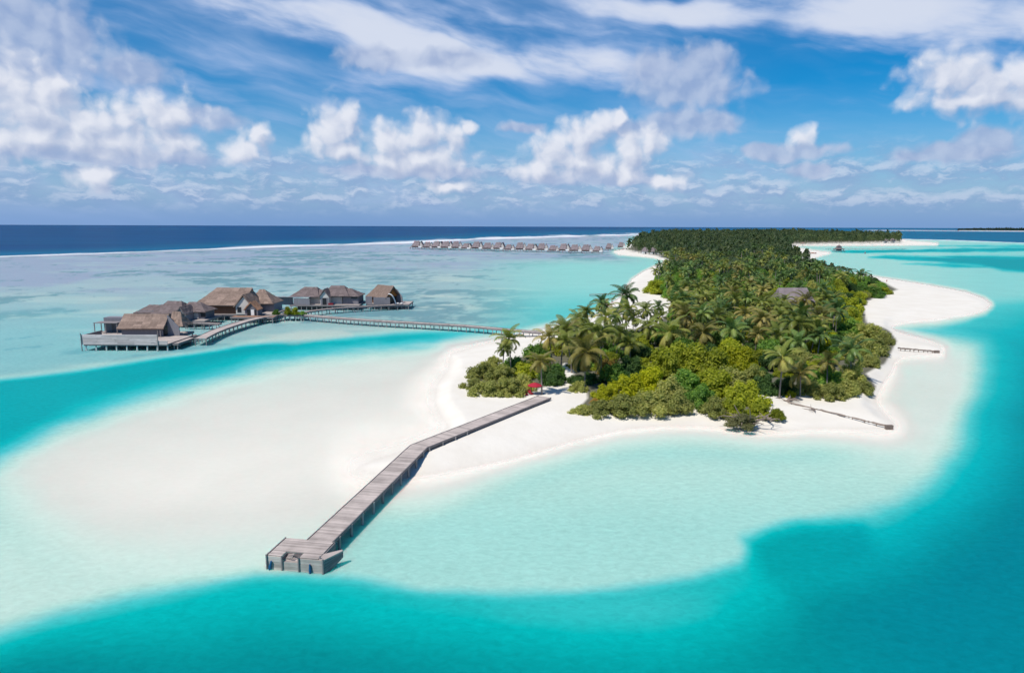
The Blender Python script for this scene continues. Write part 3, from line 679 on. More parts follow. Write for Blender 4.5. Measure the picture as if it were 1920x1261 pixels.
def terrace_villa():
    Yo = 190.0; ox = wx(270, Yo, 2.2); o = thing('water_villa', 'tan thatched pavilion villa behind a long plank screen on white piles', 'villa', (ox, Yo, 0))
    X = lambda px, Y, z: wx(px, Y, z) - ox
    x0, x1 = X(158, 184, 2.2), X(315, 184, 2.2); xs = X(297, 184, 3)
    deckplate(o, x0, x1, -6.0, 8.5, 1.9, 'terrace', piles=(9, 3), pm='concrete', r=.2)
    deckplate(o, x1 + .2, X(334, 186, 2.2), -4.0, 6.0, 1.75, 'side_deck', piles=(2, 2))
    def screen(xa, xb, z1, n):
        b = MB(); st = (z1 - 1.75) / n; xx = xa
        for i in range(n):
            xx = xa
            while xx < xb - .1:
                L_ = min(random.uniform(3.5, 6.0), xb - xx); b.box(xx, xx + L_ - .03, -6.3 - random.uniform(0, .05), -6.16, 1.75 + i * st, 1.75 + (i + 1) * st - .03); xx += L_
        return b.build('plank_screen', M['pale_boarding'], o)
    screen(x0 - .4, xs, 4.55, 9); screen(xs + .02, x1, 2.9, 4)
    b = MB(); b.box(x0 - .55, x0 - .41, -6.3, 3.0, 1.75, 4.3); b.build('side_screen', M['deckdark'], o)
    pile_at(o, x0 - .5, -6.45, -1.8, 4.9, .13); pile_at(o, xs, -6.45, -1.6, 4.7, .12)
    e0, e1 = X(219, 196, 4.5), X(307, 196, 4.5)
    add_roof(o, 'thatch', e0, e1, 5.6, 13.6, 4.4, 8.25, .35, 0, th=.4)
    add_walls(o, 'wallgrey', e0 + .7, e1 - .9, 7.0, 12.2, 1.95, 4.8, gable=7.6)
    for px_ in (299, 304):
        xx = X(px_, 197, 3); b = MB(); b.box(xx - .12, xx + .12, 5.9, 6.15, 1.95, 4.6); b.build('veranda_post', M['deckdark'], o)
    panel(o, 'gable_screen', 'dark', e1 - .85, e1 - .72, 7.4, 11.8, 2.0, 4.7)
    p0, p1 = X(180, 203, 4), X(222, 203, 4); b = MB()
    for xx in (p0, (p0 + p1) / 2, p1):
        for yy in (12.2, 15.6): b.box(xx - .1, xx + .1, yy - .1, yy + .1, 0.2, 5.0)
    b.box(p0 - .15, p1 + .1, 12.0, 15.8, 5.0, 5.15); b.build('pergola', M['deckdark'], o)
    panel(o, 'store', 'wallgrey', X(195, 206, 4), p1, 16.0, 19.5, 2.0, 6.2)
    deckplate(o, p0 - .2, e1 + 3.4, 9.0, 17.0, 1.85, 'rear_deck', piles=(7, 2))
    b = MB(); b.add([(e1 - .3, 8.6, 1.95), (e1 + 3.2, 8.6, 1.95), (e1 + 3.2, 8.6, 4.4), (e1 - .1, 8.6, 8.0), (e1 - .3, 8.9, 1.95), (e1 + 3.2, 8.9, 1.95), (e1 + 3.2, 8.9, 4.4), (e1 - .1, 8.9, 8.0)], [(0,1,2,3),(7,6,5,4),(0,3,7,4),(1,5,6,2),(3,2,6,7),(0,4,5,1)])
    b.build('wing_wall', M['wallgrey'], o)
    add_roof(o, 'thatch', e1 - .4, e1 + 4.0, 9.2, 16.0, 4.6, 8.6, 0, 2.0, name='wing_roof')
terrace_villa()

def slate_villa():
    Yo = 230.0; ox = wx(320, Yo, 2.2); o = thing('water_villa', 'dark grey thatched villa with a glazed gable porch behind the tan pavilion', 'villa', (ox, Yo, 0))
    X = lambda px, Y, z: wx(px, Y, z) - ox
    deckplate(o, X(255, 230, 2), X(388, 230, 2), -2, 13, 2.2, piles=(8, 2))
    add_roof(o, 'thatchgrey', X(250, 232, 5), X(312, 232, 5), 1.5, 11.5, 4.4, 6.7, 3.2, 3.0)
    add_roof(o, 'thatchgrey', X(288, 232, 5), X(350, 232, 5), -.5, 12.5, 4.4, 8.1, 3.0, 3.5)
    add_roof(o, 'thatchgrey', X(335, 232, 5), X(386, 232, 5), 1.5, 11.5, 4.8, 7.7, 1.5, 3.8)
    add_walls(o, 'wallgrey', X(256, 232, 3), X(382, 232, 3), 2.5, 10.5, 2.2, 5.0)
    # porch: gable towards the viewer
    pa, pb = X(331, 228, 4), X(354, 228, 4); pm_ = (pa + pb) / 2
    add_walls(o, 'wallgrey', pa + .3, pb - .3, -3.6, 2.4, 2.2, 5.0, gable=6.7, axis='y', name='porch')
    add_roof(o, 'thatchgrey', -3.9, 4.2, -pb, -pa, 4.5, 7.2, 0, 0, axis='y', name='porch_roof', sag=0)
    window(o, pa + .6, pm_ - .15, -3.6, 2.6, 4.9); window(o, pm_ + .15, pb - .6, -3.6, 2.6, 4.9)
    panel(o, 'pale_panel', 'plaster', X(358, 230, 3), X(366, 230, 3), 2.35, 2.45, 2.4, 4.8)
    window(o, X(370, 230, 3), X(380, 230, 3), 2.5, 2.9, 4.7)
slate_villa()

def brown_villa():
    Yo = 247.0; ox = wx(430, Yo, 2.2); o = thing('water_villa', 'largest brown-walled villa with a tall tan thatch roof and stepped gables', 'villa', (ox, Yo, 0))
    X = lambda px, Y, z: wx(px, Y, z) - ox
    deckplate(o, X(372, 247, 2), X(515, 247, 2), -2.0, 13, 2.3, piles=(12, 2))
    add_roof(o, 'thatch', X(362, 247, 5.6), X(456, 247, 5.6), -1.6, 14.5, 5.5, 11.2, 6.2, -1.2, th=.45)
    add_walls(o, 'wallbrown', X(378, 247, 4), X(445, 247, 4), 0, 12.5, 2.3, 5.9, gable=None)
    b = MB(); xx = X(452, 252, 6); b.add([(xx - 2.2, .2, 5.8), (xx - 2.2, 12.6, 5.8), (xx - .6, 6.4, 10.4), (xx - 2.0, .2, 5.8), (xx - 2.0, 12.6, 5.8), (xx - .4, 6.4, 10.4)], [(2,1,0),(3,4,5),(0,3,5,2),(1,2,5,4),(0,1,4,3)]); b.build('gable_wall', M['dark'], o)
    panel(o, 'corner_panel', 'orange', X(381.5, 247, 4), X(391, 247, 4), -.08, -.004, 2.4, 5.5)
    # two smaller gables facing the boardwalk, stepping down
    a, c = X(441, 246, 5), X(478, 246, 5); pm_ = (a + c) / 2
    add_walls(o, 'plaster', a + .7, c - .7, -2.4, 8, 2.3, 5.6, gable=8.6, axis='y', name='gable_wing')
    add_roof(o, 'thatch', -2.9, 8.5, -c, -a, 5.2, 9.6, 0, 0, axis='y', name='gable_roof', sag=0)
    window(o, a + 1.2, a + 2.7, -2.4, 3.0, 5.0)
    a2, c2 = X(459, 243, 5), X(487, 243, 5); m2 = (a2 + c2) / 2
    add_walls(o, 'wallgrey', a2 + .4, c2 - .4, -5.2, -1.0, 2.3, 4.6, gable=6.6, axis='y', name='entrance_porch')
    add_roof(o, 'thatchwarm', -5.7, -.8, -c2, -a2, 4.4, 7.3, 0, 0, axis='y', name='porch_roof', sag=0)
    door(o, m2 - 1.5, m2 - .3, -5.2, 2.3, 4.4); panel(o, 'pale_panel', 'white', m2 - .1, m2 + 1.0, -5.28, -5.206, 2.4, 4.4); door(o, m2 + 1.2, m2 + 1.8, -5.2, 2.4, 4.4)
    deckplate(o, X(436, 240, 2), X(516, 240, 2), -9.0, -5.4, 2.2, 'entrance_deck', 'thatchwarm', piles=(7, 2))
    add_roof(o, 'thatch', X(466, 255, 6), X(517, 255, 6), 5, 17, 5.4, 10.2, 3.2, 5.0)
    add_walls(o, 'wallgrey', X(485, 253, 4), X(513, 253, 4), 6.5, 15.5, 2.3, 5.6, name='rear_wall')
brown_villa()

def plum_villa():
    Yo = 280.0; ox = wx(608, Yo, 2.2); o = thing('water_villa', 'plum-grey hipped villa with pale walls and a pointed doorway gable', 'villa', (ox, Yo, 0))
    X = lambda px, Y, z: wx(px, Y, z) - ox
    deckplate(o, X(546, 278, 2), X(674, 278, 2), -3.5, 13, 2.1, piles=(14, 2))
    add_roof(o, 'thatchgrey', X(543, 281, 5), X(600, 281, 5), -.6, 13, 5.2, 8.7, 4.6, 2.5)
    add_roof(o, 'thatchgrey', X(578, 281, 5.5), X(632, 281, 5.5), .2, 11, 5.4, 7.6, 2, 2)
    add_roof(o, 'thatchgrey', X(600, 281, 5.5), X(656, 281, 5.5), -.8, 13, 5.5, 9.3, 3.4, 3.4)
    add_roof(o, 'thatchgrey', X(638, 281, 5.5), X(674, 281, 5.5), -.2, 12, 5.4, 8.2, 1.2, 4.6)
    add_walls(o, 'plaster', X(577, 280, 4), X(640, 280, 4), 1.2, 10, 2.1, 5.7)
    add_walls(o, 'wallgrey', X(642, 280, 4), X(671, 280, 4), .6, 10.5, 2.1, 5.6, name='bedroom_wall')
    a, c = X(598, 278, 5), X(619, 278, 5); pm_ = (a + c) / 2
    add_walls(o, 'plaster', a + .5, c - .5, -2.4, 1.3, 2.1, 5.6, gable=7.7, axis='y', name='porch')
    add_roof(o, 'thatchgrey', -2.9, 3.5, -c, -a, 5.4, 8.6, 0, 0, axis='y', name='porch_roof', sag=0)
    door(o, pm_ - .8, pm_ + .8, -2.4, 2.1, 4.9); panel(o, 'door_jamb', 'wallgrey', pm_ - 1.6, pm_ - .85, -2.47, -2.404, 2.1, 5.0); panel(o, 'door_jamb', 'wallgrey', pm_ + .85, pm_ + 1.6, -2.47, -2.404, 2.1, 5.0)
    window(o, X(655, 278, 4), X(668, 278, 4), .6, 4.3, 5.2)
    b = MB(); b.box(X(517, 278, 4), X(548, 278, 4), -1.5, -1.2, 2.0, 5.2); b.box(X(549, 276, 4), X(579, 276, 4), -3.2, -2.9, 2.0, 4.8); b.box(X(517, 278, 4) - .1, X(579, 276, 4), -3.4, -1.0, 5.22, 5.34)
    b.build('privacy_screen', M['wallgrey'], o)
    panel(o, 'daybed', 'redd', X(613, 275, 2.6), X(622, 275, 2.6), -3.2, -2.2, 2.12, 2.8)
    panel(o, 'boat_bay', 'dark', X(556, 276, 1), X(612, 276, 1), -2.9, -2.6, .2, 1.6)
plum_villa()

def gabled_villa():
    Yo = 284.0; ox = wx(722, Yo, 2.2); o = thing('water_villa', 'lone end villa with an open orange-lined gable and a round sail canopy', 'villa', (ox, Yo, 0))
    X = lambda px, Y, z: wx(px, Y, z) - ox
    deckplate(o, X(690, 282, 2), X(768, 282, 2), -4, 8, 2.1, piles=(7, 2), pm='pile')
    g = bpy.data.objects.new('main_roof', None)
    # ridge runs away to the left behind, the open gable faces right and forward
    bm = roof_mesh(-7.6, 5.2, -4.6, 4.6, 4.7, 9.5, 3.0, 0, th=.42); rot = Matrix.Rotation(R(-38), 4, 'Z')
    bmesh.ops.transform(bm, matrix=Matrix.Translation((X(722, 286, 6), 2.5, 0)) @ rot, verts=bm.verts[:])
    me = bpy.data.meshes.new('roof'); bm.to_mesh(me); bm.free(); me.materials.append(M['thatch']); ro = bpy.data.objects.new('roof', me); C.objects.link(ro); ro.parent = o
    b = MB(); T = Matrix.Translation((X(722, 286, 6), 2.5, 0)) @ rot
    q = lambda x, y, z: tuple(T @ Vector((x, y, z)))
    vs = [q(3.6, -3.9, 5.0), q(3.6, 3.9, 5.0), q(3.6, 0, 8.8), q(3.4, -3.9, 5.0), q(3.4, 3.9, 5.0), q(3.4, 0, 8.8)]
    b.add(vs, [(0,1,2),(5,4,3),(2,5,3,0),(4,5,2,1),(3,4,1,0)]); b.build('gable_lining', M['orange'], o)
    b = MB(); lo = [q(-5.5, -3.7, 2.1), q(3.3, -3.7, 2.1), q(3.3, 3.7, 2.1), q(-5.5, 3.7, 2.1)]; b.hexa(lo, [(x, y, 5.2) for x, y, _ in lo]); b.build('wall', M['wallbrown'], o)
    b = MB(); lo = [q(3.32, -2.6, 2.1), q(3.42, -2.6, 2.1), q(3.42, 2.6, 2.1), q(3.32, 2.6, 2.1)]; b.hexa(lo, [(x, y, 4.8) for x, y, _ in lo]); b.build('glass_front', M['dark'], o)
    b = MB(); lo = [q(3.3, 3.2, 2.1), q(6.4, 3.4, 2.1), q(6.4, 3.7, 2.1), q(3.3, 3.7, 2.1)]; b.hexa(lo, [q(3.3, 3.2, 7.8), q(6.4, 3.4, 4.8), q(6.4, 3.7, 4.8), q(3.3, 3.7, 7.8)]); b.build('side_screen', M['wallgrey'], o)
    b = MB(); b.box(X(685, 281, 4), X(697, 281, 4), -2.8, -2.5, 2.0, 5.2); b.box(X(700, 280, 4), X(731, 280, 4), -4.1, -3.8, 2.0, 5.0); b.build('privacy_screen', M['wallgrey'], o)
    # canopy: curved white sail
    b = MB(); n = 8; x0, x1 = X(727, 279, 4), X(741, 279, 4)
    for i in range(n):
        t0, t1 = i / n, (i + 1) / n; f = lambda t: (x0 + (x1 - x0) * (t ** .8), 2.2 + 4.2 * (1 - t ** 2.2))
        (xa, za), (xb, zb) = f(t0), f(t1)
        b.add([(xa, -4.6, za), (xb, -4.6, zb), (xb, -2.6, zb), (xa, -2.6, za), (xa, -4.6, za + .08), (xb, -4.6, zb + .08), (xb, -2.6, zb + .08), (xa, -2.6, za + .08)], [(3,2,1,0),(4,5,6,7),(0,1,5,4),(2,3,7,6),(1,2,6,5),(3,0,4,7)])
    b.build('sail_canopy', M['white'], o)
    b = MB()
    for px_ in (744, 751):
        x = X(px_, 280, 2.5); b.box(x - .3, x + .5, -3.4, -1.6, 2.3, 2.6)
    b.build('sun_bed', M['white'], o)
gabled_villa()

def planter():
    o = thing('planter_deck', 'small square deck at the boardwalk junction with green bushes in a planter', 'deck', tuple(gp(548, 589, 2.1))); o.location.z = 0
    deckplate(o, -4.2, 4.2, -2.6, 2.6, 2.15, piles=(5, 2), pm='concrete')
    b = MB(); b.box(-3.2, 2.6, -1.5, 1.5, 2.2, 3.0); b.build('planter_box', M['wallgrey'], o)
planter()

# the long row of villas far out by the reef
def far_villa(first):
    o = thing('far_villa', 'x', 'villa', (0, 0, 0), 0, 'row of far water villas')
    add_roof(o, 'thatchfar', -5.4, 3.9, -4.5, 6.5, 3.4, 9.2, 2.8, .6, th=.5, jit=.1)
    bm = roof_mesh(-3.5, 3.2, -2.6, 2.6, 4.4, 9.0, 0, 0, axis='y'); 
    bmesh.ops.translate(bm, verts=bm.verts[:], vec=(5.2, 2.4, 0)); me = bpy.data.meshes.new('gable_roof'); bm.to_mesh(me); bm.free(); me.materials.append(M['thatchfar']); g = bpy.data.objects.new('gable_roof', me); C.objects.link(g); g.parent = o
    add_walls(o, 'wallgrey', -4.8, 3.6, -3.0, 5.2, 2.2, 4.4)
    add_walls(o, 'plaster', 3.2, 7.2, -1.0, 4.6, 2.0, 4.8, gable=8.0, axis='y', name='gable_wall')
    b = MB(); b.box(-6.6, 7.8, -7.2, 6.2, 1.9, 2.2); b.build('deck', M['deck'], o)
    for x in (-6, -3, 0, 3, 7): pile_at(o, x, -6.6, -1.2, 1.9, .28, 'pile')
    b = MB(); b.box(3.6, 7.4, -6.9, -4.4, 2.2, 3.6); b.build('pool_wall', M['white'], o)
    return o
ORD = ['first', 'second', 'third', 'fourth', 'fifth', 'sixth', 'seventh', 'eighth', 'ninth', 'tenth', 'eleventh', 'twelfth', 'thirteenth', 'fourteenth', 'fifteenth', 'sixteenth', 'seventeenth', 'eighteenth']
fcx = [130, 215, 290, 365, 445, 525, 610, 700, 785, 870, 960, 1045, 1135, 1225, 1310, 1400, 1490, 1580]
proto = None
for i, cx in enumerate(fcx):
    px_ = 750 + cx / 4.267; py_ = 464.2 + 8.0 * (cx - 100) / 1500
    p = gp(px_, py_, 2.0); v = far_villa(True) if proto is None else copy_tree(proto); proto = proto or v
    v.location = (p.x, p.y + 5, 0); v.rotation_euler = (0, 0, R(-6 + 9 * math.sin(i * 2.1))); s = 1.2 * p.y / 960 * (1 + .08 * math.sin(i * 4.7)); v.scale = (s, s, s * (1.02 + .1 * math.sin(i * 3.3)))
    v['label'] = ('grey thatched villa at the seaward tip of the far villa row' if i == 0 else 'grey thatched water villa, %s from the seaward tip of the far row' % ORD[i])
    v['category'] = 'villa'; v['group'] = 'row of far water villas'
for px_, py_, lab in ((1141.5, 466.5, 'small dark-roofed water villa set back after the end of the far row'), (1164, 463.5, 'small dark-roofed water villa closest to the far beach trees')):
    v = copy_tree(proto); p = gp(px_, py_, 2.0); v.location = (p.x, p.y, 0); v.scale = (.9, .9, 1.1); v['label'] = lab
def far_deck():
    o = thing('boardwalk', 'distant boardwalk behind the far villa row leading to the beach', 'boardwalk'); mb = MB()
    P = [gp(770, 461.8, 2), gp(900, 463.6, 2), gp(1020, 465.8, 2), gp(1120, 467.2, 2), gp(1175, 466.5, 2)]
    boards(mb, [(p.x, p.y) for p in P], 3.0, 1.6, 2.0, 6.0); mb.build('deck', M['deckdark'], o)
    for a, b in zip(P, P[1:]):
        for k in range(8): q = a.lerp(b, k / 8); pile_at(o, q.x, q.y, -1, 1.7, .25)
far_deck()

# ------------------------------------------------------------------ on the island
def grey_roof_house():
    Yo = 270.0; ox = wx(1478, Yo, 7); o = thing('house', 'house with a wide grey thatched roof showing among the palms', 'house', (ox, Yo, .8))
    add_roof(o, 'thatchfar', -5.2, 8.5, -5.5, 6.5, 4.6, 9.6, 1.2, 1.2); add_walls(o, 'plaster', -4, 7, -3.5, 4.8, 0, 5.2); door(o, 0, 1.5, -3.5, 0, 2.4); window(o, 3, 5, -3.5, 1, 2.6)
grey_roof_house()
def bungalow(px_, py_, lab, s=1.0, group=None):
    p = gp(px_, py_, .8); o = thing('beach_bungalow', lab, 'bungalow', (p.x, p.y, .6), 0, group)
    add_roof(o, 'thatchfar', -4.4, 4.4, -3.4, 5, 3.4, 8.2, 2.6, 2.6); add_walls(o, 'white', -3.6, 3.6, -2.4, 4, 0, 3.7); door(o, -.8, .8, -2.4, 0, 2.4); o.scale = (s, s, s)
bungalow(1210, 475.5, 'pale beach bungalow closest to the far villas, under the tree line', 1.0, 'beach bungalows')
bungalow(1225, 476, 'pale beach bungalow in the middle of three under the tree line', 1.0, 'beach bungalows')
bungalow(1239, 476.8, 'pale beach bungalow closest to the big trees, end of three', .95, 'beach bungalows')
bungalow(1660, 455.0, 'tiny white beach house among the last trees of the far beach', 1.3, 'far beach houses')
bungalow(1673, 454.8, 'tiny white beach house at the very end of the far beach trees', 1.2, 'far beach houses')
def pavilion():
    p = gp(1575, 470.5, 1.5); o = thing('water_pavilion', 'square two-tiered thatched pavilion standing alone in the lagoon', 'pavilion', (p.x, p.y + 4, 0))
    b = MB(); b.box(-7, 7, -6, 6, 1.3, 1.8); b.build('deck', M['deckdark'], o)
    for x in (-6, -2, 2, 6): pile_at(o, x, -5, -1, 1.3, .3); 
    add_roof(o, 'thatchgrey', -5.6, 5.6, -5.6, 5.6, 4.2, 7.2, 3.5, 3.5); add_roof(o, 'thatchgrey', -3, 3, -3, 3, 7.6, 10.2, 2.8, 2.8, name='upper_roof')
    b = MB()
    for x in (-4.6, -1.5, 1.5, 4.6): b.box(x - .3, x + .3, -4.6, -4.1, 1.8, 4.6); b.box(x - .3, x + .3, 4.1, 4.6, 1.8, 4.6)
    b.build('colonnade', M['wallgrey'], o); add_walls(o, 'wallgrey', -2.6, 2.6, -2.6, 2.6, 1.8, 8.0, name='core_wall')
pavilion()
def parasol():
    p = gp(1003, 739, .9); o = thing('parasol', 'open red beach parasol beside the leaning palm at the jetty head', 'parasol', (p.x, p.y, .8)); o.scale = (.85, .85, .92)
    b = MB(); b.tube([(0, 0, 0), (0, 0, 2.5)], .05, 6); b.build('pole', M['white'], o)
    b = MB(); n = 10; ring = [(1.75 * math.cos(2 * math.pi * k / n), 1.75 * math.sin(2 * math.pi * k / n), 2.15) for k in range(n)]; mid = [(x * .5, y * .5, 2.55) for x, y, _ in ring]; vs = ring + mid + [(0, 0, 2.75)] + [(x, y, 2.0) for x, y, _ in ring]
    b.add(vs, [(k, (k + 1) % n, n + (k + 1) % n, n + k) for k in range(n)] + [(n + k, n + (k + 1) % n, 2 * n) for k in range(n)] + [(2 * n + 1 + k, 2 * n + 1 + (k + 1) % n, (k + 1) % n, k) for k in range(n)]); b.build('canopy', M['red'], o)
    b = MB(); b.box(-.35, .35, -.35, .35, 0, .12); b.build('base', M['concrete'], o)
    for k, (dx, dy, lab) in enumerate(((-1.9, -.4, 'dark red cushioned sun lounger tucked against the olive shrub'), (-.9, .3, 'dark red cushioned sun lounger directly under the parasol'))):
        l = thing('sun_lounger', lab, 'sun lounger', (p.x + dx, p.y + dy, .8), R(14), 'red loungers under the parasol')
        b = MB(); b.box(-.35, .35, -1, .5, .3, .42); b.build('seat', M['redd'], l)
        b = MB(); b.hexa([(-.35, .5, .3), (.35, .5, .3), (.35, 1.0, .7), (-.35, 1.0, .7)], [(-.35, .45, .42), (.35, .45, .42), (.35, .95, .82), (-.35, .95, .82)]); b.build('backrest', M['redd'], l)
        for sx in (-.3, .3):
            for sy in (-.9, .45): q = MB(); q.box(sx - .04, sx + .04, sy - .04, sy + .04, 0, .3); q.build('leg', M['white'], l)
parasol()
def groyne(a, b, lab, za, zb, r):
    p, q = gp(*a, za), gp(*b, zb); o = MB(); pts = []; n = 26
    for i in range(n + 1):
        t = i / n; c = p.lerp(q, t); pts.append((c.x + random.uniform(-.12, .12), c.y + random.uniform(-.12, .12), za + (zb - za) * t + random.uniform(-.05, .05)))
    o.tube(pts, [r * random.uniform(.75, 1.2) for _ in pts], 7)
    e = Vector(pts[-1]); o.box(e.x - .6, e.x + .6, e.y - .3, e.y + .3, -.3, zb + .25)
    for i in range(2, n, 3): x, y, z = pts[i]; o.tube([(x, y, -.4), (x + random.uniform(-.1, .1), y, z + .1)], r * .6, 5)
    tag(o.build('timber_groyne', M['log']), lab, 'groyne')
groyne((1478, 754), (1668, 799), 'long dark timber groyne crossing the near beach to the water', 1.12, .45, .15)
groyne((1684, 652), (1757, 658.5), 'thin dark timber groyne crossing the beach tip beside the olive shrubs', 1.1, .4, .2)
def small_jetty():
    o = thing('jetty', 'tiny timber jetty on the west beach behind the tall palms', 'jetty'); a, b = gp(1106, 551.5, .9), gp(1172, 549.5, .9); mb = MB()
    boards(mb, [(a.x, a.y), (b.x, b.y)], 1.6, .7, .9, .8); mb.build('deck', M['log'], o)
    for k in range(8): q = a.lerp(b, k / 7); pile_at(o, q.x, q.y - .6, -1, .8, .14)
small_jetty()
def driftwood(px_, py_, lab, s, n, flat=.5):
    p = gp(px_, py_, .4); o = MB(); rr = random.Random(px_)
    for i in range(n):
        a = rr.uniform(0, 6.28); L = s * rr.uniform(.5, 1.1); pts = [Vector((p.x, p.y, 1.0))]; d = Vector((math.cos(a), math.sin(a), flat * rr.uniform(.2, 1)))
        for k in range(4): pts.append(pts[-1] + d * L / 4); d = (d + Vector((rr.uniform(-.5, .5), rr.uniform(-.5, .5), rr.uniform(-.45, .3)))).normalized(); 
        for q in pts: q.z = max(q.z, .95 if py_ < 795 else .35)
        r0 = s * .035
        o.tube(pts, [r0, r0 * .8, r0 * .6, r0 * .45, r0 * .25], 6)
    tag(o.build('driftwood', M['log']), lab, 'driftwood')
driftwood(1474, 757, 'bare tangled roots and branches under the front beach palm', 4.2, 10)
driftwood(1402, 800, 'bleached bare branches reaching the water below the scrub', 5.0, 16, .7)
driftwood(1440, 792, 'low bare branches on the sand beside the outermost bush', 4.0, 9, .5)
driftwood(1528, 774, 'small dead branches lying on the sand by the groyne', 2.6, 7, .3)
def boat():
    p = gp(1524, 475.5, .4); o = thing('boat', 'small reddish boat pulled up on the far east beach', 'boat', (p.x, p.y, .3), R(8)); b = MB(); n = 10; st = []
    for i in range(n + 1):
        t = i / n * 2 - 1; w = 1.3 * (1 - abs(t) ** 2.4) + .03; z = .9 + .7 * t * t; st.append([(t * 5, -w, z), (t * 5, -w * .5, 0), (t * 5, w * .5, 0), (t * 5, w, z)])
    vs = [v for r_2 in st for v in r_2]; b.add(vs, [(i * 4 + k, i * 4 + k + 1, i * 4 + 5 + k, i * 4 + 4 + k) for i in range(n) for k in range(3)] + [(i * 4 + 3, i * 4, i * 4 + 4, i * 4 + 7) for i in range(n)])
    b.build('hull', M['redd'], o); b = MB(); b.box(-2, 1, -.8, .8, .9, 1.5); b.build('cabin', M['orange'], o)
boat()
def beach_shelter():
    p = gp(1505, 461, .7); o = thing('beach_shelter', 'thatched sunshade on the far sand by the water', 'shelter', (p.x, p.y, .6)); b = MB(); b.tube([(0, 0, 0), (0, 0, 5)], .3, 6); b.build('post', M['log'], o)
    add_roof(o, 'thatch', -4, 4, -4, 4, 4.2, 7.5, 3.8, 3.8)
beach_shelter()
def buoy():
    p = gp(1622, 475.5, 0); b = MB(); b.tube([(p.x, p.y, -.5), (p.x, p.y, 1.2), (p.x, p.y, 1.5), (p.x, p.y, 3.2)], [1.0, 1.2, .4, .2], 8); tag(b.build('mooring_buoy', M['deckdark']), 'small dark mooring buoy floating alone in the east lagoon', 'buoy')
buoy()
def person():
    p = gp(1662.5, 529, .8); me = bpy.data.meshes.new('person')
    J = {'p': (0,0,.95), 's': (0,0,1.2), 'c': (0,0,1.42), 'n': (0,-.01,1.54), 'h': (0,-.02,1.68), 'l1': (-.1,0,.9), 'l2': (-.11,-.03,.48), 'l3': (-.11,.02,.06), 'l4': (-.11,-.13,.03), 'r1': (.1,0,.9), 'r2': (.13,-.12,.5), 'r3': (.13,.05,.08), 'r4': (.13,-.1,.04),
         'a1': (-.2,0,1.42), 'a2': (-.27,.03,1.15), 'a3': (-.26,-.1,.92), 'b1': (.2,0,1.42), 'b2': (.28,.02,1.15), 'b3': (.27,-.12,.93)}
    rad = dict(p=.14, s=.13, c=.15, n=.06, h=.105, l1=.09, l2=.06, l3=.04, l4=.035, r1=.09, r2=.06, r3=.04, r4=.035, a1=.06, a2=.045, a3=.035, b1=.06, b2=.045, b3=.035)
    K = list(J); E = [('p','s'),('s','c'),('c','n'),('n','h'),('p','l1'),('l1','l2'),('l2','l3'),('l3','l4'),('p','r1'),('r1','r2'),('r2','r3'),('r3','r4'),('c','a1'),('a1','a2'),('a2','a3'),('c','b1'),('b1','b2'),('b2','b3')]
    me.from_pydata([J[k] for k in K], [(K.index(a), K.index(b)) for a, b in E], []); o = bpy.data.objects.new('person', me); C.objects.link(o); o.location = (p.x, p.y, .72)
    sk = o.modifiers.new('skin', 'SKIN'); o.modifiers.new('sub', 'SUBSURF').levels = 1
    for i, k in enumerate(K): v = me.skin_vertices[0].data[i]; v.radius = (rad[k], rad[k]); v.use_root = k == 'p'
    me.materials.append(M['skin']); tag(o, 'person in red standing on the sandspit near the bushes', 'person')
    b = MB(); b.tube([(0, 0, .72), (0, 0, .95), (0, 0, 1.25), (0, 0, 1.5)], [.24, .19, .18, .2], 10); b.build('red_clothing', M['red'], o)
    b = MB(); b.tube([(0, 0, 1.66), (0, .02, 1.74), (0, .02, 1.8)], [.118, .11, .04], 8); b.build('hair', M['dark'], o)
person()
# ------------------------------------------------------------------ vegetation
def leafmat(name, stops, trans=.55, rough=.55):
    """foliage: colour by leaf tone, by plant (object random) and patches of older leaves"""
    m, t, out = mat(name)
    tone = t.add('ShaderNodeAttribute', attribute_name='tone').outputs['Fac']; oi = t.add('ShaderNodeObjectInfo')
    oc = t.add('ShaderNodeTexCoord').outputs['Object']
    n = t.noise(oc, .45, 3, .6).outputs[0]
    f = t.m('ADD', t.m('MULTIPLY', tone, .55), t.m('ADD', t.m('MULTIPLY', t.m('SUBTRACT', n, .5), .9), t.m('MULTIPLY', t.m('SUBTRACT', oi.outputs['Random'], .5), .3)))
    c = t.ramp(t.m('ADD', f, .22), stops)
    k = t.m('MULTIPLY_ADD', oi.outputs['Random'], .35, .82); c = t.v('MULTIPLY', c, t.xyz(k, k, k))
    d = t.add('ShaderNodeBsdfPrincipled'); t.put(d.inputs['Base Color'], c); d.inputs['Roughness'].default_value = rough; d.inputs['Specular IOR Level'].default_value = .25
    tr = t.add('ShaderNodeBsdfTranslucent'); t.put(tr.inputs[0], t.v('MULTIPLY', c, (1.15, 1.25, .7)))
    mx = t.add('ShaderNodeMixShader'); mx.inputs[0].default_value = trans; t.l.new(d.outputs[0], mx.inputs[1]); t.l.new(tr.outputs[0], mx.inputs[2])
    t.l.new(mx.outputs[0], out.inputs[0]); return m
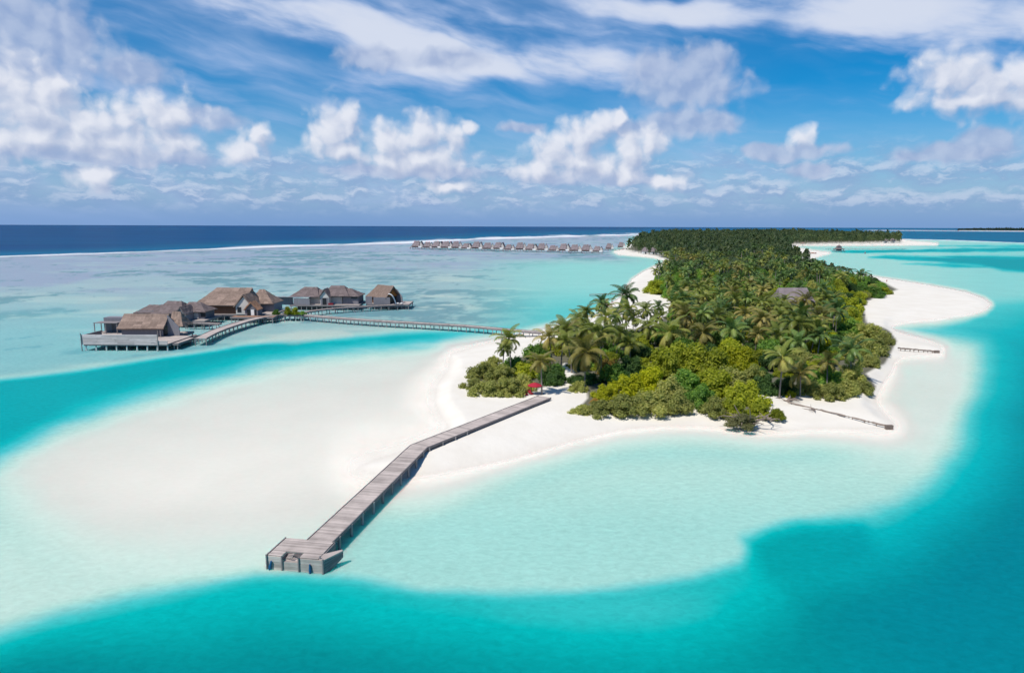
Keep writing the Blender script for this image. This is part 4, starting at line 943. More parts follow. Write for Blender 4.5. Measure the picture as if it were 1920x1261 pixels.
LM = dict(
    olive=leafmat('olive_leaves', [(0, (0.203, 0.230, 0.065)), (.5, (0.393, 0.402, 0.121)), (.85, (0.571, 0.517, 0.163)), (1, (0.600, 0.460, 0.154))]),
    green=leafmat('green_leaves', [(0, (0.064, 0.143, 0.030)), (.5, (0.168, 0.310, 0.056)), (1, (0.388, 0.519, 0.077))]),
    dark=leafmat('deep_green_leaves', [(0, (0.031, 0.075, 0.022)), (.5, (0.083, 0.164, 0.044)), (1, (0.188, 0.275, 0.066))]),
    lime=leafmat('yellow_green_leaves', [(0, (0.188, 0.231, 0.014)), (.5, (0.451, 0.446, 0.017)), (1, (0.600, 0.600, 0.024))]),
    moss=leafmat('mossy_leaves', [(0, (0.149, 0.190, 0.018)), (.5, (0.336, 0.368, 0.031)), (1, (0.597, 0.580, 0.043))]),
    rust=leafmat('rusty_leaves', [(0, (0.168, 0.151, 0.034)), (.5, (0.403, 0.252, 0.059)), (1, (0.550, 0.286, 0.067))]),
    scrub=leafmat('grey_scrub_leaves', [(0, (.15, .15, .07)), (.5, (.24, .235, .11)), (1, (.30, .30, .13))]),
    palm=leafmat('palm_fronds', [(0, (0.078, 0.107, 0.020)), (.45, (0.186, 0.220, 0.041)), (.75, (0.329, 0.301, 0.077)), (1, (.37, .30, .11))], .3, .42),
    palmgold=leafmat('golden_palm_fronds', [(0, (0.112, 0.121, 0.030)), (.45, (0.251, 0.219, 0.060)), (.75, (.37, .30, .095)), (1, (.43, .33, .12))], .3, .42),
    palmdark=leafmat('dark_palm_fronds', [(0, (0.043, 0.095, 0.027)), (.45, (0.105, 0.177, 0.047)), (.8, (0.235, 0.294, 0.070)), (1, (.36, .32, .11))], .28, .4),
    far=leafmat('hazed_wood_leaves', [(0, (.022, .046, .024)), (.5, (.060, .094, .046)), (1, (.115, .15, .065))]),  # darker, with the bluish haze of distance mixed into the leaf colour
    farpalm=leafmat('hazed_wood_fronds', [(0, (.032, .058, .028)), (.5, (.082, .112, .05)), (1, (.15, .17, .07))]),  # same distance haze put into the frond colour
)
BARK = simple('palm_bark', (.27, .235, .20), .9, .4, 3.0, .1, (1, 1, 4), .4)

def crown_palm(seed, L=5.2, n=24, gold=False, wind=0.0):
    rr = random.Random(seed); mb = MB(); ga = 2.39996
    for i in range(n):
        age = i / (n - 1); az = i * ga + rr.uniform(-.25, .25)
        e0 = math.radians(80 - 104 * age ** 1.05 + rr.uniform(-10, 10)); Lf = L * (.72 + .28 * math.sin(math.pi * min(age + .25, 1))) * rr.uniform(.88, 1.08)
        tone = min(1, max(0, .18 + .70 * age ** 1.6 + rr.uniform(-.16, .16)))
        dh = Vector((math.cos(az), math.sin(az), 0)); side = Vector((-math.sin(az), math.cos(az), 0)); seg = 9; p = Vector((0, 0, 0)) + dh * .12; pts = [p.copy()]; dirs = []
        el = e0
        for k in range(seg):
            d = dh * math.cos(el) + Vector((0, 0, math.sin(el))) + Vector((wind, 0, 0)) * (k / seg); d.normalize(); dirs.append(d); p = p + d * Lf / seg; pts.append(p.copy()); el -= math.radians((10.5 + 8.0 * age) * (.5 + k / seg))
        dirs.append(dirs[-1])
        # rachis
        for k in range(seg):
            w0, w1 = .075 * (1 - k / seg) + .015, .075 * (1 - (k + 1) / seg) + .015
            a, b = pts[k], pts[k + 1]; mb.add([a - side * w0, a + side * w0, b + side * w1, b - side * w1], [(0, 1, 2, 3)], 0, min(1, tone + .3))
        # leaflets
        m = 17
        for j in range(m):
            t = .10 + .90 * (j + .5) / m; kk = min(int(t * seg), seg - 1); f = t * seg - kk; c = pts[kk].lerp(pts[kk + 1], f); d = dirs[kk].lerp(dirs[kk + 1], f).normalized()
            up = side.cross(d).normalized(); up = up if up.z > 0 else -up
            ll = L * .215 * (math.sin(math.pi * (t * .86 + .10)) ** .7) * rr.uniform(.85, 1.1)
            for s in (-1, 1):
                out = (side * s * .86 + d * .55 + up * (.18 - .30 * age) + Vector((0, 0, -.28 - .32 * age))).normalized()
                tip = c + out * ll + Vector((0, 0, -.12 * ll)); w = d * (L * .019)
                mid = c + out * ll * .5
                mb.add([c - w, c + w, mid + w * 1.15, tip + w * .2, tip - w * .2, mid - w * 1.15], [(0, 1, 2, 5), (5, 2, 3, 4)], 0, min(1, max(0, tone + rr.uniform(-.08, .08))))
    # heart and coconuts
    for k in range(7):
        a = k * .9; c = Vector((math.cos(a) * .3, math.sin(a) * .3, -.25 - .12 * (k % 2))); r = .15
        mb.tube([c + Vector((0, 0, r)), c, c - Vector((0, 0, r))], [.05, r, .05], 6, 0, .75)
    mb.tube([(0, 0, -.6), (0, 0, .1), (0, 0, .7)], [.24, .26, .05], 7, 0, .6)
    return mb
def trunk_palm(seed, lean):
    rr = random.Random(seed); mb = MB(); pts = []; n = 9; a = rr.uniform(0, 6.28)
    for k in range(n + 1):
        t = k / n; s = lean * (t ** 1.6); pts.append((s * math.cos(a), s * math.sin(a), 10 * t))
    mb.tube(pts, [.30 if k == 0 else .19 - .06 * k / n for k in range(n + 1)], 8); return mb, Vector(pts[-1])
def lobes(rr, kind):
    if kind == 'shrub':
        L = [(Vector((0, 0, .30)), .45)]
        for k in range(11): a = k * .571 + rr.uniform(-.25, .25); q = rr.uniform(.45, .86); L.append((Vector((math.cos(a) * q, math.sin(a) * q, rr.uniform(.06, .34))), rr.uniform(.15, .30)))
        for k in range(9): a = rr.uniform(0, 6.28); q = rr.uniform(.1, .55); L.append((Vector((math.cos(a) * q, math.sin(a) * q, rr.uniform(.40, .68))), rr.uniform(.14, .27)))
    else:
        L = [(Vector((0, 0, .62)), .36)]
        for k in range(8): a = k * .8 + rr.uniform(-.3, .3); q = rr.uniform(.34, .62); L.append((Vector((math.cos(a) * q, math.sin(a) * q, rr.uniform(.40, .66))), rr.uniform(.22, .36)))
        for k in range(6): a = rr.uniform(0, 6.28); q = rr.uniform(.08, .38); L.append((Vector((math.cos(a) * q, math.sin(a) * q, rr.uniform(.70, .86))), rr.uniform(.18, .28)))
    return L
def crown_leaf(seed, kind, n, size):
    """unit crown (about 2 wide, 1 high): leaf clumps over and inside irregular lobes"""
    rr = random.Random(seed); mb = MB(); L = lobes(rr, kind); wsum = [r * r for _, r in L]
    for c, r in L:      # leafy body inside each lobe
        u, v = 7, 4; vs = []; ph = rr.uniform(0, 6)
        for i in range(v + 1):
            for j in range(u):
                th = math.pi * i / v; a = 2 * math.pi * j / u + ph; q = r * rr.uniform(.68, .85); vs.append((c.x + q * math.sin(th) * math.cos(a), c.y + q * math.sin(th) * math.sin(a), max(c.z + q * math.cos(th) * .85, .01)))
        b = len(mb.v); mb.v += vs
        for i in range(v):
            for j in range(u): mb.face((b + i * u + j, b + (i + 1) * u + j, b + (i + 1) * u + (j + 1) % u, b + i * u + (j + 1) % u), 0, rr.uniform(.1, .6))
    for k in range(n):
        c, r = rr.choices(L, wsum)[0]; d = Vector((rr.gauss(0, 1), rr.gauss(0, 1), rr.gauss(.25, 1))).normalized(); q = r * (1.0 if rr.random() < .74 else rr.uniform(1.0, 1.34)) * rr.uniform(.86, 1.08)
        p = c + Vector((d.x * q, d.y * q, d.z * q * .88))
        if p.z < .0: continue
        nrm = (d + Vector((rr.gauss(0, .55), rr.gauss(0, .55), rr.gauss(.75, .5)))).normalized(); a = nrm.orthogonal().normalized(); b = nrm.cross(a); ang = rr.uniform(0, 6.28); a, b = a * math.cos(ang) + b * math.sin(ang), b * math.cos(ang) - a * math.sin(ang)
        s = size * rr.uniform(.6, 1.35); s2 = s * rr.uniform(.45, .8); tn = rr.random()
        mb.add([p - a * s, p - b * s2 + nrm * s * .15, p + a * s, p + b * s2 + nrm * s * .15], [(0, 1, 2, 3)], 0, tn)
    return mb
def trunk_tree(seed):
    rr = random.Random(seed); mb = MB(); mb.tube([(0, 0, -.05), (.02, .01, .2), (.01, -.02, .42), (0, 0, .62)], [.055, .042, .036, .02], 7)
    for k in range(5):
        a = k * 1.25 + rr.uniform(-.3, .3); z = rr.uniform(.22, .4); q = rr.uniform(.3, .5); mb.tube([(0, 0, z), (math.cos(a) * q * .5, math.sin(a) * q * .5, z + .14), (math.cos(a) * q, math.sin(a) * q, z + .24)], [.026, .018, .008], 5)
    return mb
def stems_shrub(seed):
    rr = random.Random(seed); mb = MB()
    for k in range(6):
        a = k * 1.05 + rr.uniform(-.3, .3); q = rr.uniform(.35, .7); mb.tube([(0, 0, 0), (math.cos(a) * q * .5, math.sin(a) * q * .5, .16), (math.cos(a) * q, math.sin(a) * q, .34)], [.03, .022, .01], 5)
    return mb
PALM_CROWNS = {k: [crown_palm(s + i * 7, 5.2, n, wind=w).mesh('crown', LM[k]) for i, (n, w) in enumerate(((18, .0), (16, .12), (20, .24), (17, -.05)))] for k, s in (('palm', 1), ('palmgold', 50), ('palmdark', 90))}
PALM_TRUNKS = []
for i, l in enumerate((.5, 1.4, 2.4, .9)): q, top = trunk_palm(20 + i, l); PALM_TRUNKS.append((q.mesh('trunk', BARK), top))
SHRUBS = {k: [crown_leaf(200 + i * 3 + len(k), 'shrub', 3000, .050).mesh('foliage', LM[k]) for i in range(2 if k in ('rust', 'scrub') else 3)] for k in ('olive', 'green', 'dark', 'lime', 'moss', 'rust', 'scrub')}
TREES = {k: [crown_leaf(300 + i * 3 + len(k), 'tree', 2200, .060).mesh('crown', LM[k]) for i in range(3)] for k in ('green', 'dark', 'moss', 'olive')}
TRUNKS = [trunk_tree(400 + i).mesh('trunk', BARK) for i in range(2)]; STEMS = [stems_shrub(420 + i).mesh('stem', M['log']) for i in range(2)]
def child(name, me, parent, loc=(0, 0, 0), rot=(0, 0, 0), sc=(1, 1, 1)):
    o = bpy.data.objects.new(name, me); C.objects.link(o); o.parent = parent; o.location = loc; o.rotation_euler = rot; o.scale = sc; return o
PR = random.Random(5)
def palm(x, y, h, lab, group=None, kind='palm', cr=1.0, v=None, z0=.75, lean=None):
    o = thing('palm_tree', lab, 'palm tree', (x, y, z0), 0, group)
    me, top = PALM_TRUNKS[PR.randrange(4) if lean is None else lean]; rz = PR.uniform(0, 6.28); k = h / 10; hs = .65 + .35 * k
    child('trunk', me, o, (0, 0, 0), (0, 0, rz), (hs, hs, k)); T = Matrix.Rotation(rz, 3, 'Z') @ Vector((top.x * hs, top.y * hs, top.z * k))
    s = cr * PR.uniform(.92, 1.14); child('crown', PALM_CROWNS[kind][PR.randrange(4) if v is None else v], o, T, (PR.uniform(-.24, .24), PR.uniform(-.24, .24), PR.uniform(0, 6.28)), (s, s, s * PR.uniform(.92, 1.05))); return o
def shrub(x, y, w, d, h, lab, kind, group=None, z0=.7):
    o = thing('shrub', lab, 'shrub', (x, y, z0), PR.uniform(0, 6.28), group); ms = SHRUBS[kind]
    child('foliage', ms[PR.randrange(len(ms))], o, (0, 0, 0), (0, 0, 0), (w / 2, d / 2, h)); child('stem', STEMS[PR.randrange(2)], o, (0, 0, 0), (0, 0, 0), (w / 2, d / 2, h)); return o
def tree(x, y, w, h, lab, kind, group=None, z0=.7):
    o = thing('broadleaf_tree', lab, 'tree', (x, y, z0), PR.uniform(0, 6.28), group); ms = TREES[kind]
    child('crown', ms[PR.randrange(len(ms))], o, (0, 0, 0), (0, 0, 0), (w / 2, w / 2 * PR.uniform(.85, 1.1), h)); child('trunk', TRUNKS[PR.randrange(2)], o, (0, 0, 0), (0, 0, 0), (h * .5, h * .5, h)); return o
def at_base(px_, py_): p = gp(px_, py_, .75); return p.x, p.y
def palm_px(cx, cy, by, lab, kind='palm', dia=None, bx=None, group=None, v=None, lean=None):
    """crown centre (cx, cy) and trunk foot row by, in the photograph; height follows"""
    x, y = at_base(bx if bx else cx, by); dep = math.atan((cy - CY) / F) + PITCH
    h = H - y * math.tan(dep) - .75 - .3; sc = F / (y * math.cos(PITCH) + 20 * math.sin(PITCH))
    cr = (dia / sc / 9.0) if dia else 1.0
    return palm(x, y, max(h, 3), lab, group, kind, cr, v, lean=lean)
def shrub_px(cx, by, w, h, lab, kind, group=None):
    x, y = at_base(cx, by); sc = F / (y * math.cos(PITCH) + 33 * math.sin(PITCH)); W = w / sc * 1.16; dep = math.atan((by - CY) / F) + PITCH
    hh = max(1.0, .94 * h / sc / math.cos(dep) - W * .35 * math.tan(dep)); return shrub(x, y + W * .42, W, W * .95, hh, lab, kind, group)

# --- palms one can single out
PALMS = [
 (955,634,700,'pale coconut palm on the west corner of the grove, closest to the boardwalk','palm',66,958,1,0),
 (938,652,706,'short coconut palm with hanging fronds against the west corner palm','palm',46,942,3,0),
 (1014,676,741,'yellowing coconut palm with bare trunk rising right beside the red parasol','palmgold',72,1016,0,0),
 (1093,660,726,'broad golden coconut palm with drooping yellow fronds over the sandy path','palmgold',104,1096,2,0),
 (1126,620,716,'tall coconut palm with a straight pale trunk behind the broad golden palm','palm',92,1127,0,0),
 (1055,616,690,'windblown coconut palm with fronds swept over, above the olive bushes','palm',66,1052,2,1),
 (1035,632,696,'coconut palm with yellow-green fronds between the parasol and windblown palms','palmgold',64,1036,1,1),
 (1070,636,700,'bushy coconut palm directly behind the broad golden palm','palm',66,1072,3,1),
 (1122,566,640,'dark tufted palm top standing highest in the west palm cluster','palmdark',50,1124,1,0),
 (1106,582,650,'narrow coconut palm on the outer edge of the west palm cluster by the water','palm',52,1108,0,1),
 (1172,552,634,'tall dense coconut palm standing against the white west beach','palmdark',66,1174,3,0),
 (1150,590,655,'dark green coconut palm between the two tall west palms','palmdark',58,1150,2,0),
 (1166,578,648,'coconut palm with long hanging fronds under the tall dense west palm','palm',60,1168,0,1),
 (1128,592,664,'coconut palm with a pale crown low in the west cluster','palm',60,1130,3,0),
 (1229,574,624,'small dark palm standing alone against the beach inlet','palmdark',44,1230,1,0),
 (1448,664,748,'coconut palm with a long bare trunk on the front beach beside the groyne','palm',84,1461,0,1),
 (1498,694,744,'yellow-fronded coconut palm next to the groyne and the bare-trunked palm','palmgold',72,1500,2,0),
 (1592,654,716,'large dark coconut palm spreading over the eastern olive shrubs','palmdark',88,1594,0,0),
 (1548,676,730,'coconut palm with golden fronds between the groyne and the eastern shrubs','palmgold',64,1550,1,1),
 (1614,513,545,'dark palm standing proud on the skyline against the lagoon, closest to the sandspit','palmdark',34,1612,2,0),
 (1583,515,546,'dark palm against the lagoon, second from the sandspit','palmdark',32,1582,0,0),
 (1545,504,540,'dark palm top poking above the trees beside the lagoon, third from the sandspit','palmdark',28,1545,1,0),
 (1508,560,612,'palm with long pale fronds spreading in front of the grey thatched roof','palmgold',66,1510,3,0),
 (1493,604,668,'large coconut palm with tan hanging fronds below the grey thatched roof','palm',86,1496,0,0),
 (1540,590,640,'coconut palm with russet dead fronds east of the grey thatched roof','palmgold',62,1542,2,1),
 (1565,580,634,'dark coconut palm closest to the bright green eastern bushes','palmdark',64,1566,1,0),
 (1252,622,668,'large coconut palm with arching fronds above the mossy thicket, west end of the row','palm',82,1254,0,0),
 (1212,612,662,'coconut palm with brownish hanging fronds west of the mossy thicket row','palm',64,1213,3,0),
 (1283,592,646,'coconut palm with pale drooping fronds in the second row above the mossy thicket','palmgold',72,1284,2,0),
 (1313,622,668,'coconut palm with yellow-green skirt in the middle of the row above the mossy thicket','palmgold',78,1314,0,0),
 (1368,618,668,'dark-hearted coconut palm at the east end of the row above the mossy thicket','palmdark',76,1370,1,0),
 (1395,586,640,'pale straw-coloured coconut palm in the middle of the grove','palmgold',60,1396,3,0),
 (1340,590,642,'coconut palm with upright brown fronds behind the middle of the row','palm',60,1341,2,0),
 (1428,600,650,'tall coconut palm west of the grey thatched roof with yellow old leaves','palmgold',66,1430,0,1),
 (1455,624,672,'coconut palm with dark trunk behind the bare-trunked beach palm','palm',70,1457,1,0),
 (1286,566,606,'dark slim palm at the corner of the beach inlet','palmdark',46,1287,0,0),
]
heroes = []
for cx, cy, by, lab, kind, dia, bx_, v, ln in PALMS:
    o = palm_px(cx, cy, by, lab, kind, dia, bx_, None, v, ln); heroes.append((o.location.x, o.location.y))

# --- shrubs of the front edge, each singled out
SH = [
 (890,735,54,32,'rounded olive-green shrub at the extreme west tip of the front thicket','olive'),(914,748,70,42,'wide olive-green shrub on the sand nearest the jetty, west of the parasol','olive'),
 (955,748,66,48,'full olive-green shrub whose edge touches the red loungers','olive'),(905,716,62,44,'olive-green shrub behind the wide one at the west tip','olive'),
 (942,722,64,46,'olive-green shrub in the middle of the western thicket','olive'),(984,737,42,46,'narrow olive shrub directly behind the loungers','olive'),
 (925,696,48,34,'small grey-green shrub below the west corner palm','olive'),(985,714,58,42,'mossy shrub between the corner palm and the parasol palm','moss'),
 (1034,727,54,50,'dark leafy bush right behind the parasol palm trunk','dark'),(1047,718,38,46,'dark green bush on the west side of the sandy path','green'),
 (1008,704,62,50,'yellowish bush under the parasol palm crown','moss'),(965,700,54,40,'green bush between the two west corner palms','green'),
 (1086,738,38,28,'small grey-green bush alone at the mouth of the sandy path','olive'),(1082,724,42,24,'low dark bush behind the small bush at the path mouth','dark'),(1108,722,48,28,'low dark bush at the foot of the tall straight palm','dark'),
 (1092,782,46,26,'ragged green shrub at the west end of the front beach thicket','olive'),(1126,784,70,38,'olive shrub on the front beach, second from the west end','olive'),(1176,785,82,54,'large olive-grey shrub in the front beach thicket below the yellow bushes','olive'),
 (1231,781,82,56,'large olive shrub meeting the notch of white sand','olive'),(1276,779,60,56,'olive-green shrub at the sand notch in the front thicket','olive'),(1322,773,66,62,'tall green shrub just east of the sand notch','green'),
 (1350,785,60,50,'olive shrub above the waterline east of the sand notch','olive'),(1382,787,52,46,'green shrub next to the bleached scrub at the waterline','moss'),(1400,806,58,36,'grey half-bare scrub overhanging the water','scrub'),
 (1430,787,52,36,'mossy green shrub beside the half-bare scrub','moss'),(1462,789,36,26,'outermost small bush of the front beach thicket by the low branches','moss'),
 (1136,754,52,38,'bright yellow-green bush at the west edge of the front thicket','lime'),(1190,752,74,60,'brightest yellow bush, in the centre of the front thicket','lime'),(1226,742,62,64,'tall yellow-green bush east of the brightest yellow bush','lime'),
 (1118,760,26,16,'small orange-leaved bush on the sand below the bright yellow-green bush','rust'),(1158,726,60,56,'fresh green bush east of the tall straight palm','green'),(1188,714,62,56,'deep green bush behind the yellow bushes','dark'),
 (1150,708,52,42,'rust and green bush at the back of the sandy clearing','rust'),(1262,718,92,78,'domed mossy thicket with yellow top, west shoulder','moss'),(1308,712,112,84,'largest domed mossy thicket below the row of palms','moss'),(1352,718,92,78,'mossy dome east of the largest thicket','moss'),
 (1398,700,72,60,'lime-green bush at the east shoulder of the domed thicket','lime'),(1385,742,82,64,'dull green bush between the domed thicket and the front scrub','olive'),(1348,750,90,66,'green bush in front of the largest domed thicket','moss'),(1300,746,82,62,'green bush between the domed thicket and the sand notch','green'),
 (1262,756,62,62,'olive bush in front of the west shoulder of the domed thicket','olive'),(1412,766,72,62,'mossy bush between the beach palm and the half-bare scrub','moss'),(1420,732,60,58,'dull bush west of the bare-trunked beach palm','olive'),
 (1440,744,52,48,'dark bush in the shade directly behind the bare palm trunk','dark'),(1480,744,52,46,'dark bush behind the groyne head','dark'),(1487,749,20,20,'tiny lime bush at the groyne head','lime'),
 (1530,746,62,42,'olive-green shrub on the sand east of the groyne','olive'),(1570,756,62,46,'olive-green shrub reaching furthest onto the south-east beach','olive'),(1601,747,56,42,'olive shrub on the south-east beach, middle of three','olive'),(1630,741,46,34,'small dark-edged shrub at the south-east corner of the thicket','olive'),
 (1562,730,72,52,'green shrub behind the south-east beach shrubs','green'),(1608,722,62,48,'olive shrub below the large dark palm','olive'),(1640,692,42,36,'low olive shrub on the sand between the two groynes','olive'),(1655,668,62,46,'rounded olive shrub where the thin groyne begins','olive'),
 (1624,674,72,58,'broad olive shrub behind the thin groyne','olive'),(1667,648,36,30,'outermost rounded shrub pointing to the east lagoon','olive'),(1643,642,64,44,'olive-brown shrub above the outermost eastern one','olive'),(1610,636,62,46,'green bush at the back of the eastern shrubs','green'),
 (1546,668,72,42,'lime bush glowing in the eastern clearing','lime'),(1562,650,52,36,'yellow-green bush north of the eastern clearing','lime'),(1600,626,54,36,'light green bush by the white eastern beach','moss'),(1604,612,46,46,'bright green bush on the edge of the wide sandspit, nearest the shrubs','moss'),(1600,592,54,44,'bright green bush on the edge of the wide sandspit','moss'),(1610,574,40,34,'bright green bush at the inner corner of the sandspit','moss'),
 (1664,553,46,20,'low bush tapering onto the sandspit like a point','moss'),(1640,560,70,32,'green bush behind the pointed sandspit bush','green'),
 (1245,554,62,34,'bright green bush at the corner of the west beach','moss'),(1228,549,34,28,'yellowish bush at the outer corner of the west beach','moss'),(1275,562,52,38,'green bush above the beach inlet','green'),
 (1236,640,50,34,'yellow-tipped bush among the palms north of the mossy thicket','moss'),(1180,650,60,40,'green undergrowth bush below the west palm cluster','green'),(1120,660,60,44,'green undergrowth bush between the golden palm and the west cluster','green'),(1085,668,60,44,'yellow-green bush behind the golden palm','moss'),(1050,668,60,46,'green bush below the windblown palm','moss'),(1010,680,54,46,'green bush under the middle of the western palms','green'),
]
foot = []
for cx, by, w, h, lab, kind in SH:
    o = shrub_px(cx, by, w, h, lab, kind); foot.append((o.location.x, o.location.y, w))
# bushes in the planter at the boardwalk junction
for cx, w, h, lab in ((541, 24, 17, 'largest green bush in the planter at the boardwalk junction'), (553, 20, 15, 'second green bush in the planter at the boardwalk junction'), (518, 13, 11, 'small green bush beside the planter, towards the brown villa'), (567, 10, 8, 'smallest green bush at the planter edge towards the far villas')):
    p = gp(cx, 589, 2.4); sc = F / (p.y + 5); shrub(p.x, p.y, w / sc, 3.0, h / sc, lab, 'moss' if w > 15 else 'green', 'bushes in the junction planter', 2.3)

# --- the inner grove
VEG = [(1062,690),(1048,650),(1075,628),(1120,620),(1185,626),(1232,618),(1272,578),(1235,553),(1226,538),(1250,514),(1268,493),(1245,484),(1222,479),(1176,472),(1205,450),(1262,442.5),(1500,440.5),(1688,447.5),(1688,454),(1490,457.5),(1474,469),(1480,483),(1500,492),(1560,508),(1628,524),(1668,546),(1630,562),(1606,580),(1600,612),(1585,640),(1560,700),(1500,720),(1430,715),(1400,690),(1300,690),(1230,690),(1190,700),(1130,702)]
vp = np.array(VEG, float); rs = np.random.default_rng(3)
def inside(px_, py_): return sdist(np.array(px_, float), np.array(py_, float), VEG)
def ground_h(Y):       # taller wood towards the far end of the island
    return float(np.interp(Y, [150, 250, 330, 480, 800, 1500, 2500], [6.0, 7.5, 9.5, 12, 16.5, 21, 26]))
cells = {}
def free(x, y, r):
    k = (int(x // 12), int(y // 12))
    for i in range(-1, 2):
        for j in range(-1, 2):
            for (a, b, q) in cells.get((k[0] + i, k[1] + j), ()):
                if (a - x) ** 2 + (b - y) ** 2 < (r + q) ** 2: return False
    return True
def take(x, y, r): cells.setdefault((int(x // 12), int(y // 12)), []).append((x, y, r))
for x, y in heroes: take(x, y, 2.2)
p_house = wx(1478, 270, 7)
cand = []
for Y in np.arange(150, 640, 1.0):
    pass
N = 26000
Xc = rs.uniform(-20, 330, N); Yc = rs.uniform(150, 720, N)
qf = Yc * math.cos(PITCH) + (H - .75) * math.sin(PITCH); PXc = CX + F * Xc / qf; PYc = CY + F * ((H - .75) * math.cos(PITCH) - Yc * math.sin(PITCH)) / qf
inn = sdist(PXc, PYc, VEG)
order = np.argsort(Yc); nP = nT = 0; later = []
def where(px_, py_):
    if py_ > 640: return 'in the hollow between the domed thicket and the eastern shrubs' if px_ > 1420 else 'behind the yellow bushes and the sandy clearing'
    if py_ > 575:
        if px_ < 1240: return 'in the west palm cluster'
        if px_ < 1440: return 'in the grove above the domed thicket'
        return 'in the grove around the house with the grey thatched roof'
    if py_ > 520: return 'in the wood by the western beach inlet' if px_ < 1360 else ('in the wood behind the grey thatched roof' if px_ < 1540 else 'in the wood bordering the sandspit')
    if py_ > 492: return 'in the middle of the island along the curved west beach' if px_ < 1330 else 'in the middle of the island beside the east lagoon'
    return 'in the dense far wood of the island'
KW = dict(palm='green coconut palm', palmgold='yellowing coconut palm', palmdark='dark coconut palm', green='leafy green tree', dark='dark green leafy tree', moss='light green leafy tree', olive='dull olive leafy tree')
for i in order:
    if inn[i] > -(2 + 6 * max(0, (PYc[i] - 500) / 100)): continue
    x, y = float(Xc[i]), float(Yc[i]); px_, py_ = float(PXc[i]), float(PYc[i])
    if abs(x - p_house - 1.0) < 10 and -34 < y - 270 < 10: continue
    hh = ground_h(y); east = float(sdist(np.array([px_]), np.array([py_]), VEG)[0]) > -26 and px_ > 1480 and py_ > 500
    if east: hh *= .6
    is_p = not east and rs.random() < float(np.interp(py_, [470, 520, 560, 600, 660, 700], [.24, .22, .26, .50, .34, .12]))
    r = (2.35 if is_p else 2.7) * float(np.interp(y, [150, 260, 330, 500, 700], [.92, 1.0, .95, 1.1, 1.3]))
    if not free(x, y, r): continue
    take(x, y, r); loc = where(px_, py_)
    if is_p and nP < 262:
        nP += 1; kind = rs.choice(['palm', 'palmgold', 'palmdark'], p=[.52, .16, .32] if py_ > 560 else [.45, .08, .47])
        palm(x, y, hh * (rs.uniform(.75, 1.12) if rs.random() < .8 else rs.uniform(1.15, 1.45)), KW[kind] + ' ' + loc, KW[kind] + 's ' + loc, kind, float(np.interp(y, [150, 250, 330, 700], [.92, .95, .74, .82])))
    elif not is_p and nT < 298:
        nT += 1; kind = rs.choice(['green', 'dark', 'moss', 'olive'], p=[.36, .34, .18, .12])
        w = r * 2 * rs.uniform(1.25, 1.7); tree(x, y, w, hh * rs.uniform(.60, 1.0), KW[kind] + ' ' + loc, kind, KW[kind] + 's ' + loc)
    else: later.append((x, y, hh))
nS = 0
for i in order:
    x, y = float(Xc[i]), float(Yc[i]); px_, py_ = float(PXc[i]), float(PYc[i])
    if py_ < 585 or inn[i] > -3 or nS > 130: continue
    if abs(x - p_house - 1.0) < 8 and -4 < y - 270 < 9: continue
    if not free(x, y, .8) or any((x - a) ** 2 + (y - b) ** 2 < 9 for a, b, c in foot): continue
    take(x, y, 1.3); nS += 1; kind = rs.choice(['green', 'dark', 'moss'], p=[.45, .3, .25]); kn = dict(green='leafy green', dark='dark green', moss='yellow-green')[kind]; loc = where(px_, py_)
    shrub(x, y, rs.uniform(4, 6), rs.uniform(4, 6), rs.uniform(2.2, 3.6), kn + ' undergrowth bush ' + loc, kind, kn + ' undergrowth ' + loc)
print('under', nS); print('grove', nP, nT, len(later), 'limit', max((v for v in [y for x, y, h in later]), default=0), min((y for x, y, h in later), default=0))

# --- the far wood: everything beyond, one mass
def simple_crown(kind, rr):
    V, Fc, T = [], [], []
    def q(vs, t): b = len(V); V.extend(vs); Fc.append((b, b + 1, b + 2, b + 3)); T.append(t)
    if kind == 'palm':
        for k in range(11):
            a = k * 2.4 + rr.uniform(-.3, .3); e = rr.uniform(-.5, 1.0); d = Vector((math.cos(a), math.sin(a), 0)); s = Vector((-d.y, d.x, 0)) * .085; p0 = Vector((0, 0, .86)); p1 = p0 + d * .22 + Vector((0, 0, .10 * e)); p2 = p0 + d * .42 + Vector((0, 0, -.06 + .07 * e - .06))
            t = rr.uniform(.1, .7); q([p0 - s * .5, p0 + s * .5, p1 + s, p1 - s], t); q([p1 - s, p1 + s, p2 + s * .4, p2 - s * .4], t)
        q([Vector((-.02, 0, 0)), Vector((.02, 0, 0)), Vector((.012, 0, .86)), Vector((-.012, 0, .86))], .6)
    else:
        L = lobes(rr, 'tree')
        for k in range(95):
            c, r = rr.choice(L); d = Vector((rr.gauss(0, 1), rr.gauss(0, 1), rr.gauss(.4, 1))).normalized(); p = c * .62 + d * r * .62; p.z = (c.z + d.z * r * .8); n = (d + Vector((rr.gauss(0, .4), rr.gauss(0, .4), .3))).normalized(); a = n.orthogonal().normalized(); b = n.cross(a); s = .078 * rr.uniform(.7, 1.4)
            q([p - a * s, p - b * s, p + a * s, p + b * s], rr.random())
    return np.array([tuple(v) for v in V]), np.array(Fc), np.array(T)
FARP = [[simple_crown(k, random.Random(60 + i)) for i in range(5)] for k in ('palm', 'tree')]
